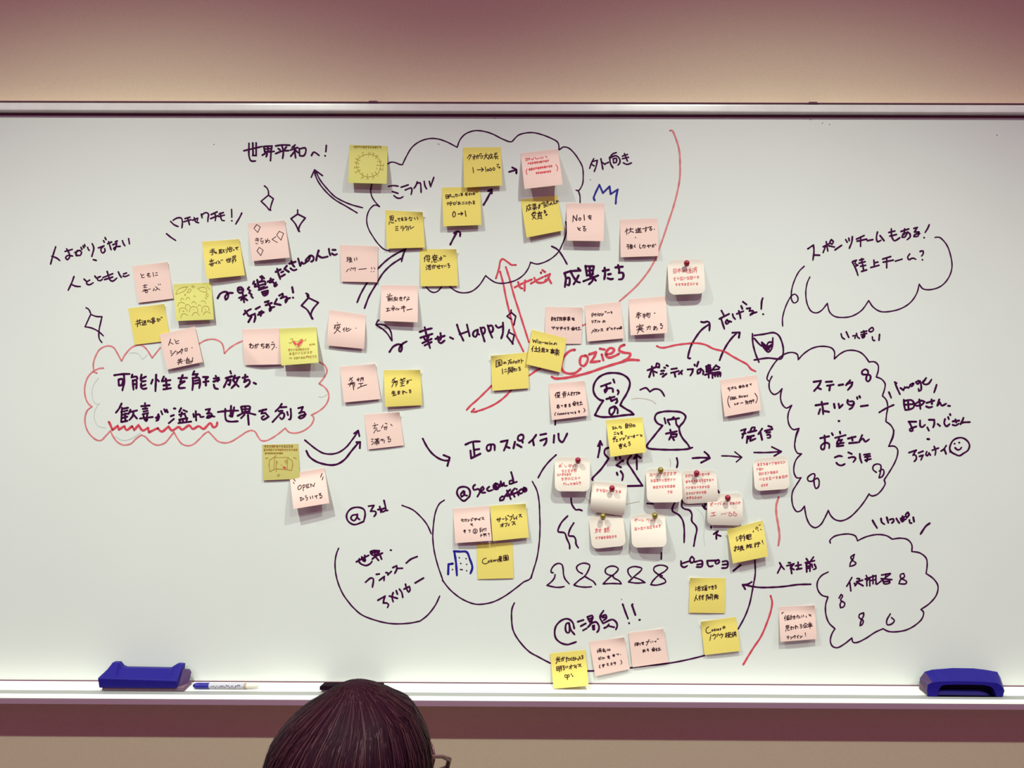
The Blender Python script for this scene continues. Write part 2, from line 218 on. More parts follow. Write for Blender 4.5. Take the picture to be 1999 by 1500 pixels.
# ---------------------------------------------------------------- traced strokes (x,y in enlarged crops of the photograph)
BOARD = '''
#marker_writing|ink|3.3|
A:293,1160 268,1240 243,1330;255,1252 300,1268 335,1295;385,1205 455,1185;400,1180 425,1225 430,1260 405,1285 390,1265 410,1245 460,1250;480,1215 530,1195 545,1215 530,1245 500,1240;505,1195 490,1235 500,1250;540,1165 550,1185;560,1150 568,1170;575,1138 580,1155;605,1165 612,1185 622,1195;650,1130 665,1170 655,1220 645,1255;660,1285 690,1293;710,1170 765,1150 735,1180 740,1210 755,1220 775,1200 770,1175;775,1070 785,1090;760,1100 768,1115;810,1110 825,1160 835,1190;800,1130 840,1112;875,1112 895,1102;850,1140 890,1125 880,1165 870,1190 858,1175 880,1160 925,1155;945,1100 955,1130 970,1150;1005,1080 1013,1130
#marker_writing|ink|3.3|
E:222,200 200,260 165,335;192,275 240,295 285,298;320,225 340,245;375,235 345,255 350,275 375,280 410,260;425,195 440,215;480,200 450,215 455,235 480,240 500,225;505,210 600,172;545,150 560,195 575,235 600,245 640,215;520,230 600,205;655,155 668,185 685,210;705,175 735,165;700,195 720,200 760,185
#marker_writing|ink|3.2|
A:1375,1032 1415,1065 1465,1098;1415,912 1450,945 1490,962;1440,900 1480,878 1520,880 1530,920 1525,975;1555,885 1605,870;1545,915 1615,895;1580,875 1590,910 1600,945;1630,900 1680,880 1675,905;1645,875 1660,915 1690,925;1715,840 1722,875;1715,850 1760,825 1785,840 1780,880 1778,915;1810,845 1870,818;1805,885 1880,855;1845,830 1855,870 1850,905;1890,840 1930,825;1885,865 1940,850;1900,830 1905,870 1915,900 1940,905
B:260,795 262,870;262,905 264,907;360,830 335,880 300,938
#marker_writing|ink|3.6|
B:380,222 450,205 560,180;430,150 432,280 450,320 495,322;467,145 470,265;500,145 500,270;465,268 500,268;575,185 585,235;575,180 655,175 645,225;615,180 615,225;580,205 645,200;585,232 645,225;610,235 560,265;615,235 675,228;608,255 598,280;645,240 640,318;690,175 755,165 830,168;715,200 735,215;795,185 775,210;690,250 755,225 820,220;752,170 765,240 758,298;880,165 850,190;835,215 905,190;870,180 885,290;885,215 838,275;885,220 910,240;920,200 925,270;920,205 980,195 985,230 965,270 925,272;1040,268 1062,235 1085,245 1115,268;1185,170 1180,230;1172,270 1174,272
#drawn_arrow|ink|3|
B:1070,410 1075,450 1110,530 1180,620 1270,700 1380,765 1488,830;1078,412 1120,500 1190,590 1270,670 1370,725 1450,755 1540,778;1038,480 1070,408;1070,408 1148,465
#drawn_diamond|ink|3|
B:580,565 605,585 620,620 620,655;620,655 548,715;548,715 600,765 630,800 645,802;620,655 668,690;668,690 650,740 635,800
#drawn_diamond|ink|3.2|
B:905,800 905,840;905,840 840,885;840,885 885,940 915,1010;905,840 980,878;980,878 930,945 915,990 925,1012
#drawn_cloud|ink|2.7|
C:285,400 320,382 360,388 400,405 428,408;428,408 460,340 520,240 600,180 700,152 780,158 860,185 962,238;962,238 990,165 1040,110 1120,78 1200,78 1300,105 1400,155 1480,185 1500,180;1500,180 1560,120 1640,97 1720,97 1800,118 1880,150 1940,185 1955,220 1955,262
D:460,262 500,235 550,245 600,290 650,360 685,430 693,520 685,600 645,662 622,655;645,662 660,710 662,780;522,965 530,1030 520,1100 490,1180 450,1260 380,1325 300,1365 240,1378 175,1360
M:570,155 545,220 500,290 440,345 370,385 290,410 200,422 120,412 60,380 -10,325
G:1715,660 1770,705 1830,735 1900,745 1999,728 2100,650 2188,518;1410,668 1460,720 1510,740 1560,725 1615,665
C:128,600 118,660 130,720 165,775 205,818;205,818 160,802 115,835 85,900 80,970 100,1040 140,1110 190,1180 250,1235 305,1250
#marker_writing|ink|3.2|
C:292,620 340,612 388,618;330,670 385,688;345,710 370,730 405,735 435,720;415,628 485,605;455,655 515,635 520,660 512,700;572,575 560,610 540,640;568,590 600,585 608,630 610,680;640,570 650,620 665,645;690,570 703,622 735,530
#drawn_arrow|ink|4|
C:1470,478 1540,458;1500,435 1540,455;1540,455 1540,492
#drawn_arrow|ink|4.2|
C:1220,800 1250,750 1300,655;1265,665 1300,650;1300,650 1300,688
#drawn_arrow|ink|4|
C:895,1188 930,1120 965,1060;932,1078 965,1058 990,1070 990,1108
#drawn_line|ink|3.4|
D:385,1205 440,1235 490,1300 535,1380
#drawn_arrow|ink|3.6|
G:515,868 560,760 640,620 720,505 790,425 900,320 1000,250 1140,178;610,945 670,790 770,620 850,490 960,380 1090,295;1145,175 1110,260 1092,338
#drawn_arrow|ink|3.2|
G:795,1100 775,1120 760,1160;760,1160 825,1210;760,1155 850,1160 920,1200 955,1260 968,1370;765,1165 850,1220 910,1280 965,1370
#marker_writing|ink|4.2|
G:935,1515 985,1445 1050,1415 1090,1425 1095,1470 1080,1510 1060,1500 1065,1460 1110,1405 1160,1378
L:195,455 280,425 355,408;205,530 360,480;230,600 350,545;260,630 350,585;260,395 290,520 330,665;255,540 270,560;310,515 290,550;400,545 520,505;430,515 445,585 470,600 520,565;465,470 472,530 460,560;590,525 630,545;680,360 710,450 765,570;810,360 845,510;715,485 830,445;950,425 900,450 890,500 920,520 945,480 950,430;950,430 948,470 970,490;985,400 1010,480 1040,580;990,410 1030,395 1045,430 1035,470 1010,480;1080,370 1110,460 1140,530;1085,385 1130,370 1150,410 1140,450 1110,460;1185,370 1215,400 1265,380;1278,335 1280,420 1275,480 1255,540
#drawn_diamond|ink|3.2|
L:1385,170 1380,215;1385,200 1445,250;1445,250 1420,365;1380,210 1330,250;1330,250 1385,290
#drawn_diamond|ink|3.4|
L:1360,425 1350,460;1358,450 1330,510;1330,510 1410,610;1358,460 1425,495;1425,495 1400,610
#marker_writing|ink|3.2|
D:795,350 770,400 755,445;790,375 830,365 820,420 800,475;775,405 800,420;865,350 875,400 885,455;870,380 905,405;905,400 940,385;1015,290 985,300 960,325;950,335 960,400 985,440;950,345 1010,320 1045,345 1050,390 1030,412;985,350 1015,345 1015,385 990,390;985,350 990,390;1075,325 1125,308;1075,350 1135,335;1095,300 1115,350 1125,375;1085,390 1120,405 1165,390
#drawn_zigzag|blue|4|blue zigzag marker doodle
D:805,755 795,735 810,690 850,605;850,605 885,685;885,685 950,620;950,620 960,695;960,695 1030,650;1030,650 1015,720 1010,790
#drawn_arc|red2|3.6|long faded red marker arc
D:1540,75 1560,75 1600,160 1630,270 1638,400 1635,540 1610,680 1570,830 1520,980 1470,1130 1420,1270
N:900,110 850,200 780,320 690,440 590,550 490,640 395,722
M:1250,970 1285,955
#marker_writing|red|4.2|red marker writing
M:365,475 440,435 590,370;410,405 430,470 465,490;500,385 495,450 492,520;575,425 620,400;640,385 735,340;620,350 645,400 690,415 750,405 770,370;705,280 708,290;725,250 760,275;760,330 825,300 800,360 765,400;800,350 840,420
#drawn_arrow|red|3.8|red double-line marker arrow
M:380,182 320,180 280,150 205,105 180,130 160,230 120,360;175,270 215,420 250,600 310,850 370,1080 430,1210 480,1310;250,210 300,370 350,560 420,780 490,1000 550,1190
L:1760,935 1700,965 1615,1025;1130,1155 1050,1235 930,1350 860,1410 805,1470;1385,1215 1290,1310 1180,1390 1040,1455 900,1499;905,1455 870,1495 935,1495
#marker_writing|ink|4.6|
M:1010,290 1090,265 1220,255;1190,225 1220,258;1015,290 1030,360 1018,470;1040,355 1075,350 1080,410 1070,445 1050,440;1090,260 1130,340 1180,400 1215,410;1195,320 1160,390 1130,435;1285,195 1305,320;1285,200 1395,200 1375,310;1300,260 1380,250;1305,320 1385,300;1340,200 1345,330;1260,395 1450,320;1365,310 1380,380 1330,435;1385,345 1420,385;1510,260 1590,245;1535,220 1540,300 1530,370;1580,305 1615,300;1575,355 1610,368 1645,362;1675,215 1770,205;1710,185 1725,260 1720,285;1720,285 1770,285 1780,330 1760,365 1720,370
#marker_writing|ink|4.2|
F:165,550 200,490 260,465 300,480 295,550 270,568 262,530 300,485 365,480;430,420 425,450 445,480;430,415 470,405 500,440 480,475 445,480;450,440 480,435;445,545 540,510;490,480 510,600;505,540 550,575;490,550 470,572;575,405 555,430 590,450 575,480 610,500 600,515 625,545;640,330 625,360 660,365 645,395;680,310 700,410;720,270 745,300 730,330;650,400 790,360;740,260 770,290;690,340 780,330 785,375;715,420 770,400;700,440 810,405;740,470 820,450 815,490 770,515 745,480;755,480 800,485;815,335 890,305;855,290 845,345 880,335 900,355;925,345 900,380 910,395 940,370
B:690,1405 740,1380;705,1375 720,1430 735,1475;745,1410 765,1400;745,1450 780,1430;800,1345 775,1375;775,1375 820,1405;825,1325 885,1305;845,1300 860,1340 875,1355;835,1370 865,1390 895,1380;910,1275 930,1345;930,1345 945,1310 960,1325 985,1315;1020,1250 985,1290 985,1310 1015,1290 1030,1245 1060,1260 1055,1295 1035,1305;1110,1195 1095,1245 1085,1295;1098,1240 1140,1265 1200,1255;1210,1180 1215,1215 1225,1245;1245,1190 1275,1190;1240,1225 1265,1240 1290,1230
#marker_writing|ink|4.2|
F:505,760 560,710 600,690;520,710 545,740 570,780 650,750 655,800 640,860;605,790 565,860;660,690 715,660;690,765 765,730;705,735 740,715 725,780;780,600 830,585;790,640 870,610;810,590 850,660 860,700 845,715 840,690 870,670 905,660;935,560 905,620;905,620 985,635;965,515 1010,490 1015,520 985,550 1060,530 1070,570 1050,605 1045,580 1060,560 1110,545;1135,405 1148,475;1145,540 1148,543
#drawn_diamond|ink|3.6|
F:1315,485 1345,500 1350,540;1330,490 1335,530;1350,540 1255,645;1255,645 1330,700 1395,820;1350,545 1475,605;1475,605 1400,700 1380,770 1405,820
#drawn_diamond|ink|3|
E:340,505 365,520 385,560;385,570 440,590 495,592;385,570 330,690;330,690 400,705 465,740 510,780;495,592 465,740 470,810 495,845
#drawn_cloud|red2|3|faded red marker cloud outline
E:510,1095 470,1098 410,1125;415,1110 410,1060 430,985 470,915 520,885 570,878 610,895 640,940 685,1025;685,1025 730,950 790,890 850,870 890,875 930,910 985,995;985,995 1065,895;1440,860 1500,825 1570,812 1630,825 1670,860 1690,950;1690,950 1740,900 1800,860 1865,830;410,1130 445,1143
I:145,300 80,370 40,480 35,580 55,670 90,730 130,760;130,760 70,810 40,900 45,1000 80,1090 140,1160 200,1198 250,1198 300,1150 370,1075;370,1075 400,1140 450,1210 520,1255 580,1258 640,1240 700,1180 770,1130;770,1130 820,1150 880,1210 940,1250 1000,1260 1080,1230 1150,1150 1195,1090;1195,1090 1240,1170 1300,1245 1380,1270 1450,1250 1530,1180 1600,1110 1645,1085
J:45,1085 90,1130 170,1210 250,1232 330,1220 450,1150 540,1090 600,1068;600,1068 650,1085 690,1150 730,1200 790,1205 880,1165 960,1110 1045,1040;1045,1040 1090,1090 1160,1105 1260,1085 1350,1030 1400,970 1415,900 1385,870;1385,870 1480,820 1570,740 1610,650 1605,580 1560,510 1485,462;1485,462 1550,380 1588,300 1560,225 1490,180
#drawn_underline|red|4.6|red scribbled marker underline
I:350,960 370,1000 395,1065 465,1010;465,1010 480,1060 550,1015;550,1015 580,1065 650,1015;650,1015 680,1065 735,1000;735,1000 790,1070 860,1035;860,1035 870,1095 985,1040;985,1040 1035,1085 1125,1020;1125,1020 1170,1070 1260,1025 1300,1060 1395,1005 1440,1050 1520,1015 1580,1050 1670,975 1710,1030 1750,1010 1760,965
#marker_writing|ink|4.3|
I:420,352 520,338 620,335;545,345 550,430 525,550;475,410 480,485;475,410 525,400 530,440 515,480 480,485;655,345 645,380 710,370 720,400;660,420 665,480 670,540;660,425 705,415 710,480 705,525;670,470 705,465;775,345 765,390 775,430 830,425;775,395 830,370;770,460 770,510 800,530 840,520;775,495 825,475;900,460 920,410;965,345 960,450 955,560;960,395 1000,430;1065,370 1040,425;1040,430 1150,415;1090,395 1105,530;1060,485 1140,475;1060,535 1155,520;1255,390 1365,385;1310,350 1275,440 1330,430;1335,430 1265,480 1260,515 1340,515;1460,300 1440,345 1500,335;1505,335 1480,375;1440,385 1445,460 1435,545;1445,390 1520,385 1535,450 1525,520;1470,425 1515,415;1470,460 1515,450;1575,375 1640,375 1620,400;1580,440 1645,430;1610,400 1612,485;1715,395 1780,385;1710,435 1785,410;1740,360 1765,430;1715,475 1730,520 1770,530
J:330,300 340,330;270,390 355,365;300,390 265,470 245,510;300,420 335,410 320,480 300,470;390,355 365,420;375,395 450,375;430,390 400,460 345,520;365,410 400,460 440,500;490,385 555,370;525,345 520,400 510,440;510,440 570,410 585,440 565,475 525,505;635,450 665,465
#marker_writing|ink|4|
I:515,720 480,790 440,840;520,790 600,775;520,775 510,960;510,830 590,810;515,870 590,850;515,910 590,890;515,960 590,945;560,850 565,950;630,800 605,855;625,830 715,810;670,830 660,880 615,935;665,860 715,915;770,755 880,745;820,715 825,790;790,790 850,785;800,825 855,815;790,860 860,845;755,915 920,895;800,880 810,905;850,870 840,895;815,930 850,930 835,950 815,930;960,905 1005,885 990,930 965,945;995,860 975,920;1030,820 1045,860;1070,795 1085,830;1100,800 1115,835;1195,785 1215,785;1155,885 1195,870;1130,975 1195,920;1290,780 1265,830;1320,805 1365,825;1265,865 1340,850;1300,835 1285,890;1330,855 1350,890;1265,930 1370,910;1265,930 1280,970;1370,910 1355,960;1310,925 1315,965;1255,975 1420,955;1480,820 1485,940;1450,855 1455,895 1510,860 1535,870 1540,895 1585,890;1610,800 1665,790 1640,840 1625,850;1625,850 1680,850 1690,880 1650,905 1625,905 1640,880 1725,890
J:170,830 300,815 435,812;265,790 265,890 280,940 330,955 430,950;340,750 335,890;380,770 355,890;320,880 350,890;470,765 490,835;475,760 585,760 575,820;525,765 525,840;490,795 580,790;485,835 580,820;425,880 520,840 660,865;515,865 470,910;560,870 570,995;705,820 800,795;755,800 735,850 790,840;790,850 830,890 755,930 735,905 770,880;1000,725 960,780 915,825;985,770 1060,765;960,820 1010,815;1000,830 880,960;975,850 1025,845 1030,890 1000,925 975,900;1070,830 1080,870;1115,790 1120,870 1110,925 1090,925;1215,780 1275,765 1245,830 1225,845;1225,845 1290,830 1300,880 1240,915 1220,900 1245,880 1315,860
#wiped_trace|ghost|1.3|faint half-wiped marker traces
I:215,390 150,480 130,580 150,690 200,730 235,720;210,735 165,820 165,930 210,1010 310,1040;620,65 700,60 750,90 785,140 850,85;430,1150 520,1195 620,1185 760,1105
J:1480,630 1530,635 1590,600
#drawn_arrow|ink|3.4|
K:700,130 760,180 850,250 940,300 1040,312 1140,290 1240,220 1320,120 1395,15;1340,45 1395,5;1395,5 1410,80
#drawn_arrow|ink|4|
K:720,270 755,340 840,405 940,440 1050,455 1130,440 1220,380 1300,280 1400,160;1370,158 1420,155;1420,155 1415,235
#marker_writing|ink|3.6|
S:465,390 340,430 260,380 245,300 300,225 400,205 470,235 485,300 465,390;380,300 320,310 300,350 340,380 380,330 385,295;385,295 385,340 415,365;530,190 600,180 555,255;555,255 620,260 625,290 600,325;675,195 690,270;650,235 720,225;730,115 750,200 760,245 780,245;740,215 700,235 710,265 750,245
#drawn_arc|ink|2.9|
S:965,180 1100,235 1200,320 1290,430 1345,550
#marker_writing|ink|3.6|
S:370,915 530,830;410,875 400,900 430,940 500,962 560,930 575,905;440,850 460,900;480,830 480,910;455,860 480,900 460,905;440,880 490,890;555,780 560,810 600,830 660,800 670,770 600,768 555,780;610,770 615,820;575,800 650,785;710,800 610,850 575,880;620,850 660,895;680,830 700,880;640,820 590,870;815,762 825,763;490,1180 560,1125 590,1135 580,1245;630,1078 670,1072;670,1155 735,1105 730,1160;755,1055 780,1060;780,1085 825,1040;845,990 895,965 900,1000 870,1065;895,1000 970,998;1020,930 1080,880 1165,845;650,1415 745,1360 730,1400 720,1450;720,1450 760,1450 790,1470 775,1510;800,1360 905,1390;850,1315 835,1370 850,1435;890,1290 905,1335;930,1270 960,1310 975,1380;990,1270 1060,1235 1070,1280 1050,1310;1010,1205 1020,1250 1040,1300;1135,1190 1245,1125
#drawn_arc|ink|3|
S:140,738 115,800 95,900 98,1030 130,1180 200,1340 310,1490
0:686,1183 705,1200 735,1212 765,1218 800,1217 820,1213
U:255,1095 200,1210 100,1340 0,1420
#drawn_oval|ink|2.9|
S:1515,112 1450,160 1400,270 1375,420 1365,600 1385,780 1430,960 1495,1150
U:290,885 380,1000 470,1080 560,1140 700,1195 800,1200 950,1170 1100,1095 1260,980 1350,910 1430,870 1460,800;1445,860 1470,770 1520,600 1550,400 1560,200 1555,0
T:1555,1200 1550,1080 1520,920 1460,800
#drawn_building|blue|4.4|blue marker building sketch
U:440,510 520,515 605,520 650,620 680,720 655,800;445,515 465,640 480,825;425,672 370,680;370,680 365,810
#drawn_windows|ink|2.6|
U:508,592 512,596;597,605 600,608;527,668 533,670;605,680 608,682;420,748 424,750;525,748 550,750;605,762 608,764
#drawn_arrow|ink|3.9|
T:35,245 90,350 160,440 250,505 330,530 385,525;305,458 385,490;385,490 355,600
#marker_writing|ink|4.2|
T:590,322 680,285 780,280;690,295 710,470;700,390 770,380;655,400 665,500;665,500 785,440;925,320 880,330 865,370 885,405 915,390 930,320 965,325 970,395;1050,285 1140,265 1120,330 1090,400;1115,345 1165,365;1235,285 1215,370;1260,320 1320,355;1320,190 1280,210 1275,260 1310,270 1345,240 1340,200 1320,190;1330,270 1335,295;1510,195 1470,250 1415,300;1465,255 1480,330;1565,195 1640,180;1565,270 1645,240 1640,290 1610,335;1745,200 1738,295;1800,180 1810,260 1850,290 1890,230 1915,175
#marker_writing|ink|4|
T:640,1000 570,1055 510,1010 480,950 500,890 560,870 620,885 650,930 645,1000;565,925 530,970 540,1000 570,980 575,930;575,930 585,980 615,985;715,845 690,870 700,910 760,900 780,930 745,1000;790,930 830,900 815,870 790,900 800,945 850,945;900,870 870,900 890,925 945,910;985,825 955,850 965,895 1010,900 1025,850 985,825;975,850 1000,870 985,890 970,870;1040,870 1050,800 1070,860;1070,860 1090,820 1100,860 1130,855;1185,680 1205,750 1215,820 1260,805;1205,790 1165,795 1165,835 1205,825;1070,995 1040,1020 1040,1050 1080,1040 1100,1000 1070,995;1100,1000 1150,930 1175,905;1130,920 1180,1030;1160,990 1215,910 1235,890;1190,930 1230,1000;1130,990 1250,950;1265,935 1280,980;1320,900 1285,930 1300,960 1330,950;1340,920 1370,900 1350,880 1335,910 1350,935 1385,920 1380,890 1350,880;1255,900 1258,903
#drawn_arc|ink|3.4|
T:1770,455 1680,540 1600,640 1535,755
#drawn_figure|ink|3.1|
V:265,390 240,385 245,340 290,285 340,268 380,285 395,340 400,410 420,470 475,535;290,415 285,450 250,500 185,555;185,555 290,578 350,580 410,570
#drawn_figure|ink|3.1|
V:645,402 590,370 570,320 600,285 670,265 740,290 735,330 680,430 600,490 535,550;535,550 600,570 690,578 765,573;680,440 740,475 790,505 820,548
#drawn_figure|ink|3.1|
V:1050,430 980,415 945,385 950,340 1000,308 1070,308 1112,340 1080,390 1000,450 915,535;915,535 1040,530 1150,535;1150,535 1130,500 1060,460 1035,430
#drawn_figure|ink|3.1|
V:1280,445 1245,400 1240,345 1300,312 1370,315 1420,335 1400,370 1330,430 1245,510;1245,510 1350,525 1460,518;1460,518 1400,480 1320,450
#drawn_figure|ink|3.1|
V:1685,430 1630,410 1575,360 1580,320 1640,293 1720,300 1755,325 1720,370 1640,420 1560,500 1535,545;1535,545 1600,552 1680,535 1730,510 1710,470 1650,440;1675,130 1672,215
#marker_writing|ink|3.8|
V:540,1115 520,1040 480,1000 430,990 360,1020 300,1090 285,1180 305,1250 370,1305 450,1325 510,1310 565,1290;475,1045 440,1050 425,1110 440,1165 470,1170 480,1110 470,1045;470,1045 500,1140 545,1195;585,1028 660,1005;625,1085 690,1050;655,1140 700,1115;710,965 740,1030;710,965 775,950 780,990 745,1020;720,995 770,980;770,1020 745,1070 715,1100;745,1060 820,1030 860,1080 855,1140 835,1165;780,1080 785,1130;800,1075 800,1130;920,885 875,965 915,1050;890,960 950,940 960,980 920,1010;910,975 945,970;915,1050 1040,1000 1095,1050 1095,1100 1080,1130;930,1110 970,1090 990,1060;975,1080 1060,1100;1170,800 1205,900 1240,990;1252,1045 1255,1048;1300,800 1290,810;1290,810 1335,940;1385,1005 1395,1002
#drawn_oval|ink|3.2|
W:160,185 130,260 125,400 145,540 210,660 350,815 480,890 630,970;1115,1070 1195,1068;1670,1030 1800,1010 1999,990
0:1280,1299 1320,1293 1357,1285 1376,1280
X:1075,1120 1160,960 1220,800 1265,580 1295,400 1290,225
#drawn_figure|ink|4.2|
O:785,815 740,805 680,750 655,680 670,590 730,510 820,465 920,455 1020,470 1100,520 1130,580 1120,650 1080,740 1030,820 1005,875;1005,875 1080,925 1150,965 1180,995;1180,995 1060,1005 900,1025 760,1028 675,1005;675,1005 730,900 785,815;755,630 880,585;820,605 830,680 810,710 800,680 850,655 905,660 910,705;915,540 930,580;970,680 985,700 972,735;825,795 930,765;870,770 890,820;890,820 960,790 965,830 945,850;930,890 870,920 865,980 890,1000 930,950 935,890 970,930 970,985
#drawn_zigzag|ink|3.6|
O:1265,675 1340,650 1390,700;1390,700 1450,665 1520,675 1560,720 1580,758
#wiped_trace|ghost2|1.3|faint brown marker traces
O:1155,795 1230,785 1340,795 1430,825 1470,860
Q:1650,240 1660,290 1655,345;1085,830 1180,810 1255,795;540,730 600,790
#wiped_trace|ghost|0.9|faint grey marker trace
R:540,890 610,970 635,1100 625,1250 640,1380
#drawn_figure|ink|4|
O:1555,1140 1490,1110 1455,1050 1475,990 1560,960 1690,955 1800,970 1855,1020 1830,1090 1775,1160 1780,1230 1820,1310 1880,1380 1910,1430;1555,1140 1450,1270 1350,1410 1370,1435 1500,1450 1700,1455 1880,1445 1945,1425;1580,1045 1595,1110;1640,1060 1625,1075 1650,1130;1620,1065 1770,1045;1700,1030 1680,1050;1730,1050 1735,1120 1770,1165;1600,1245 1740,1215;1655,1195 1670,1250 1640,1325;1665,1255 1740,1250 1735,1280 1670,1290;1680,1290 1705,1330
#drawn_arrow|ink|4|
Q:715,220 735,120 745,10;715,75 745,8;745,8 770,60
#drawn_figure|ink|4|
Q:855,95 810,115 800,170 855,235;855,235 760,370 640,505 650,520;1145,200 1110,240 1100,290 1150,370 1220,480 1295,590;1295,590 1100,595;945,225 945,245;1000,215 1005,235;1035,260 955,325;955,325 1015,350;1045,262 1040,275;960,420 970,450;1010,400 1040,450 1030,520
#drawn_arrow|ink|4|
Q:1215,180 1220,300 1222,380;1185,240 1215,185;1215,185 1270,230
#drawn_line|ink|3.8|
Q:1740,230 1752,290 1740,355
#drawn_line|ink|3.8|
Q:1355,822 1430,825
#marker_writing|red|5|red marker writing
O:415,155 370,160 300,210 250,300 240,380 270,440 340,465 420,455 495,395;560,235 500,240 480,300 490,350 530,365 575,310 580,250 545,225;600,215 690,185;690,185 670,240 620,315;620,315 680,310 740,300;765,215 785,290;740,140 800,150;825,215 900,195 925,150 880,130 830,170 815,220 850,255 920,240 990,205;1060,90 1010,110 990,160 1050,190 1135,205 1120,250 1030,310;115,505 150,525 250,525 400,500 600,450 800,380 1000,320 1130,285 1250,290
#drawn_wave|red|3.8|red wavy marker line
P:215,105 260,125 320,125 450,95 600,75 740,68 850,90 950,140 1100,180 1200,240 1300,295 1390,345 1440,405 1500,435
#marker_writing|ink|4|
P:95,420 215,375;150,370 165,440 175,495;145,420 115,510;165,430 215,450;215,330 205,370 245,385 245,340 215,330;270,430 310,425;265,470 300,460;290,505 340,465;310,385 325,390;340,355 360,365;405,405 475,395;400,455 500,430;445,450 455,505;545,425 500,470;530,445 540,470;615,410 685,405 675,450 650,490;705,345 710,360;755,310 735,370;790,400 745,420 745,465 775,450 790,405 820,430 815,475;855,370 910,355;860,410 915,395;860,440 920,425;840,480 925,455;885,350 890,515;860,385 865,440;910,380 910,440;985,355 930,420;985,360 1030,385;950,415 1020,405;935,450 940,520;940,455 1040,450 1040,500;960,480 1040,470;970,455 975,500;1005,455 1010,500
#marker_writing|ink|4|
P:1310,1205 1370,1185 1350,1230 1325,1305;1325,1250 1370,1240;1400,1230 1510,1205;1430,1220 1455,1165 1490,1165 1480,1210;1390,1290 1480,1270;1395,1280 1385,1365;1430,1280 1430,1340 1500,1310;1405,1310 1440,1300;1585,1180 1535,1250;1560,1220 1585,1325;1665,1145 1710,1160;1620,1210 1720,1185;1640,1232 1690,1225;1650,1262 1685,1258 1690,1295 1655,1300
#drawn_arrow|ink|4|
R:480,232 590,225 700,230;635,150 680,190 705,232;705,232 590,290
#drawn_arrow|ink|3|
R:860,202 980,205 1115,222;1030,150 1120,220;1120,220 1050,280
#drawn_arrow|ink|3.4|
R:1280,158 1450,158 1630,145;1510,85 1635,145;1635,145 1540,205
#drawn_figure|ink|3.6|
R:250,810 220,870 220,920 300,970 350,1040 370,1140 370,1330;345,780 340,860 370,890 440,910 470,960 470,1050 520,1110 535,1160 515,1260 495,1380;805,650 825,680
#drawn_figure|ink|3.6|
Q:320,985 240,1070 195,1170 200,1190 280,1205 310,1280 345,1360 348,1412;400,1075 350,1160 335,1240 400,1250 425,1290 430,1350 460,1400;365,755 375,830 430,905 465,900 510,915
#marker_writing|ink|3.8|
R:610,850 640,890 640,830;640,890 655,895;640,835 655,830;720,1120 720,1140;755,1220 810,1180 790,1220 790,1285;800,1230 845,1245
#drawn_line|red2|4.2|faded red marker line
R:1600,740 1570,840 1570,960 1595,1110 1610,1250 1595,1370
#drawn_line|red|3.8|red marker line
X:1495,690 1515,770 1500,880 1440,1060 1370,1220 1270,1370 1190,1499
0:1458.6,1285 1451,1298
#marker_writing|ink|3.8|
X:330,240 335,300 370,320 410,300;340,270 450,235;470,180 445,215 460,260 490,250 500,210 470,180;505,250 600,235 600,310 530,315;540,285 595,277;670,240 680,290 700,310 745,300;670,235 780,230;800,225 775,250 790,275 825,255 820,225 800,225;870,245 930,240 930,320 860,330;870,285 925,280;1105,290 1010,365
#drawn_arrow|ink|3.6|
X:2015,540 1850,545 1660,570 1500,580 1340,580 1130,545;1250,510 1195,540 1130,545;1130,545 1165,605
#marker_writing|ink|3.6|
c:110,545 130,580 155,610;125,575 90,645;195,545 215,545;180,575 250,555;250,555 215,600;215,565 228,650;230,600 250,612;265,575 320,565;290,540 292,605;275,610 325,600;370,505 385,525;440,490 415,525;360,545 450,525;370,550 375,635;375,555 405,550 405,630;380,580 400,578;380,600 400,598;425,560 430,590;450,560 465,600 440,610
#drawn_cloud|ink|3|
c:605,352 600,330 640,290 710,270 790,265 850,285 870,330;870,330 960,290 1060,270 1150,280 1210,315;1210,315 1290,305 1360,320 1400,370 1400,435;1400,435 1480,450 1540,500 1550,560 1540,650;1540,650 1610,700 1655,770 1640,860 1570,945 1490,1000;1490,1000 1515,1030 1500,1090 1440,1150 1350,1200 1240,1220 1170,1215 1120,1190;1120,1190 1050,1220 940,1290 860,1325 825,1320 815,1280;815,1280 740,1340 670,1375 625,1360 605,1310 620,1240 650,1190;650,1190 590,1130 560,1040 560,950 582,880;582,880 520,860 480,800 480,730 520,670 585,635
#drawn_figure|ink|3.2|
c:840,465 805,490 820,520 855,550 835,570 795,580 800,550 830,500 835,465
#drawn_figure|ink|3.2|
c:1320,650 1290,660 1290,690 1350,730 1340,750 1275,750 1290,710 1330,680 1320,650
#drawn_figure|ink|3.2|
c:690,890 710,855 725,870 705,910 745,940 735,975 705,985 700,950 715,920
#drawn_figure|ink|3.2|
c:930,1035 890,1050 885,1080 925,1110 915,1150 895,1160 905,1110 930,1060 930,1035
#drawn_figure|ink|3.2|
c:1190,1045 1155,1110 1160,1150 1200,1145 1230,1110 1200,1080
#marker_writing|ink|3.4|
c:815,690 765,775;795,740 805,820;840,745 845,755;865,700 890,700 885,720;860,730 920,715;885,720 845,770;880,745 925,770;955,670 965,690;945,705 985,690 960,730;960,700 962,770;990,690 990,770;990,690 1050,670 1050,755;995,720 1045,710;1020,670 1022,750;1105,665 1190,650;1150,655 1140,700;1190,655 1060,755;1100,700 1205,710;1120,715 1130,750 1185,740 1180,715;1130,730 1180,725
#marker_writing|ink|4|
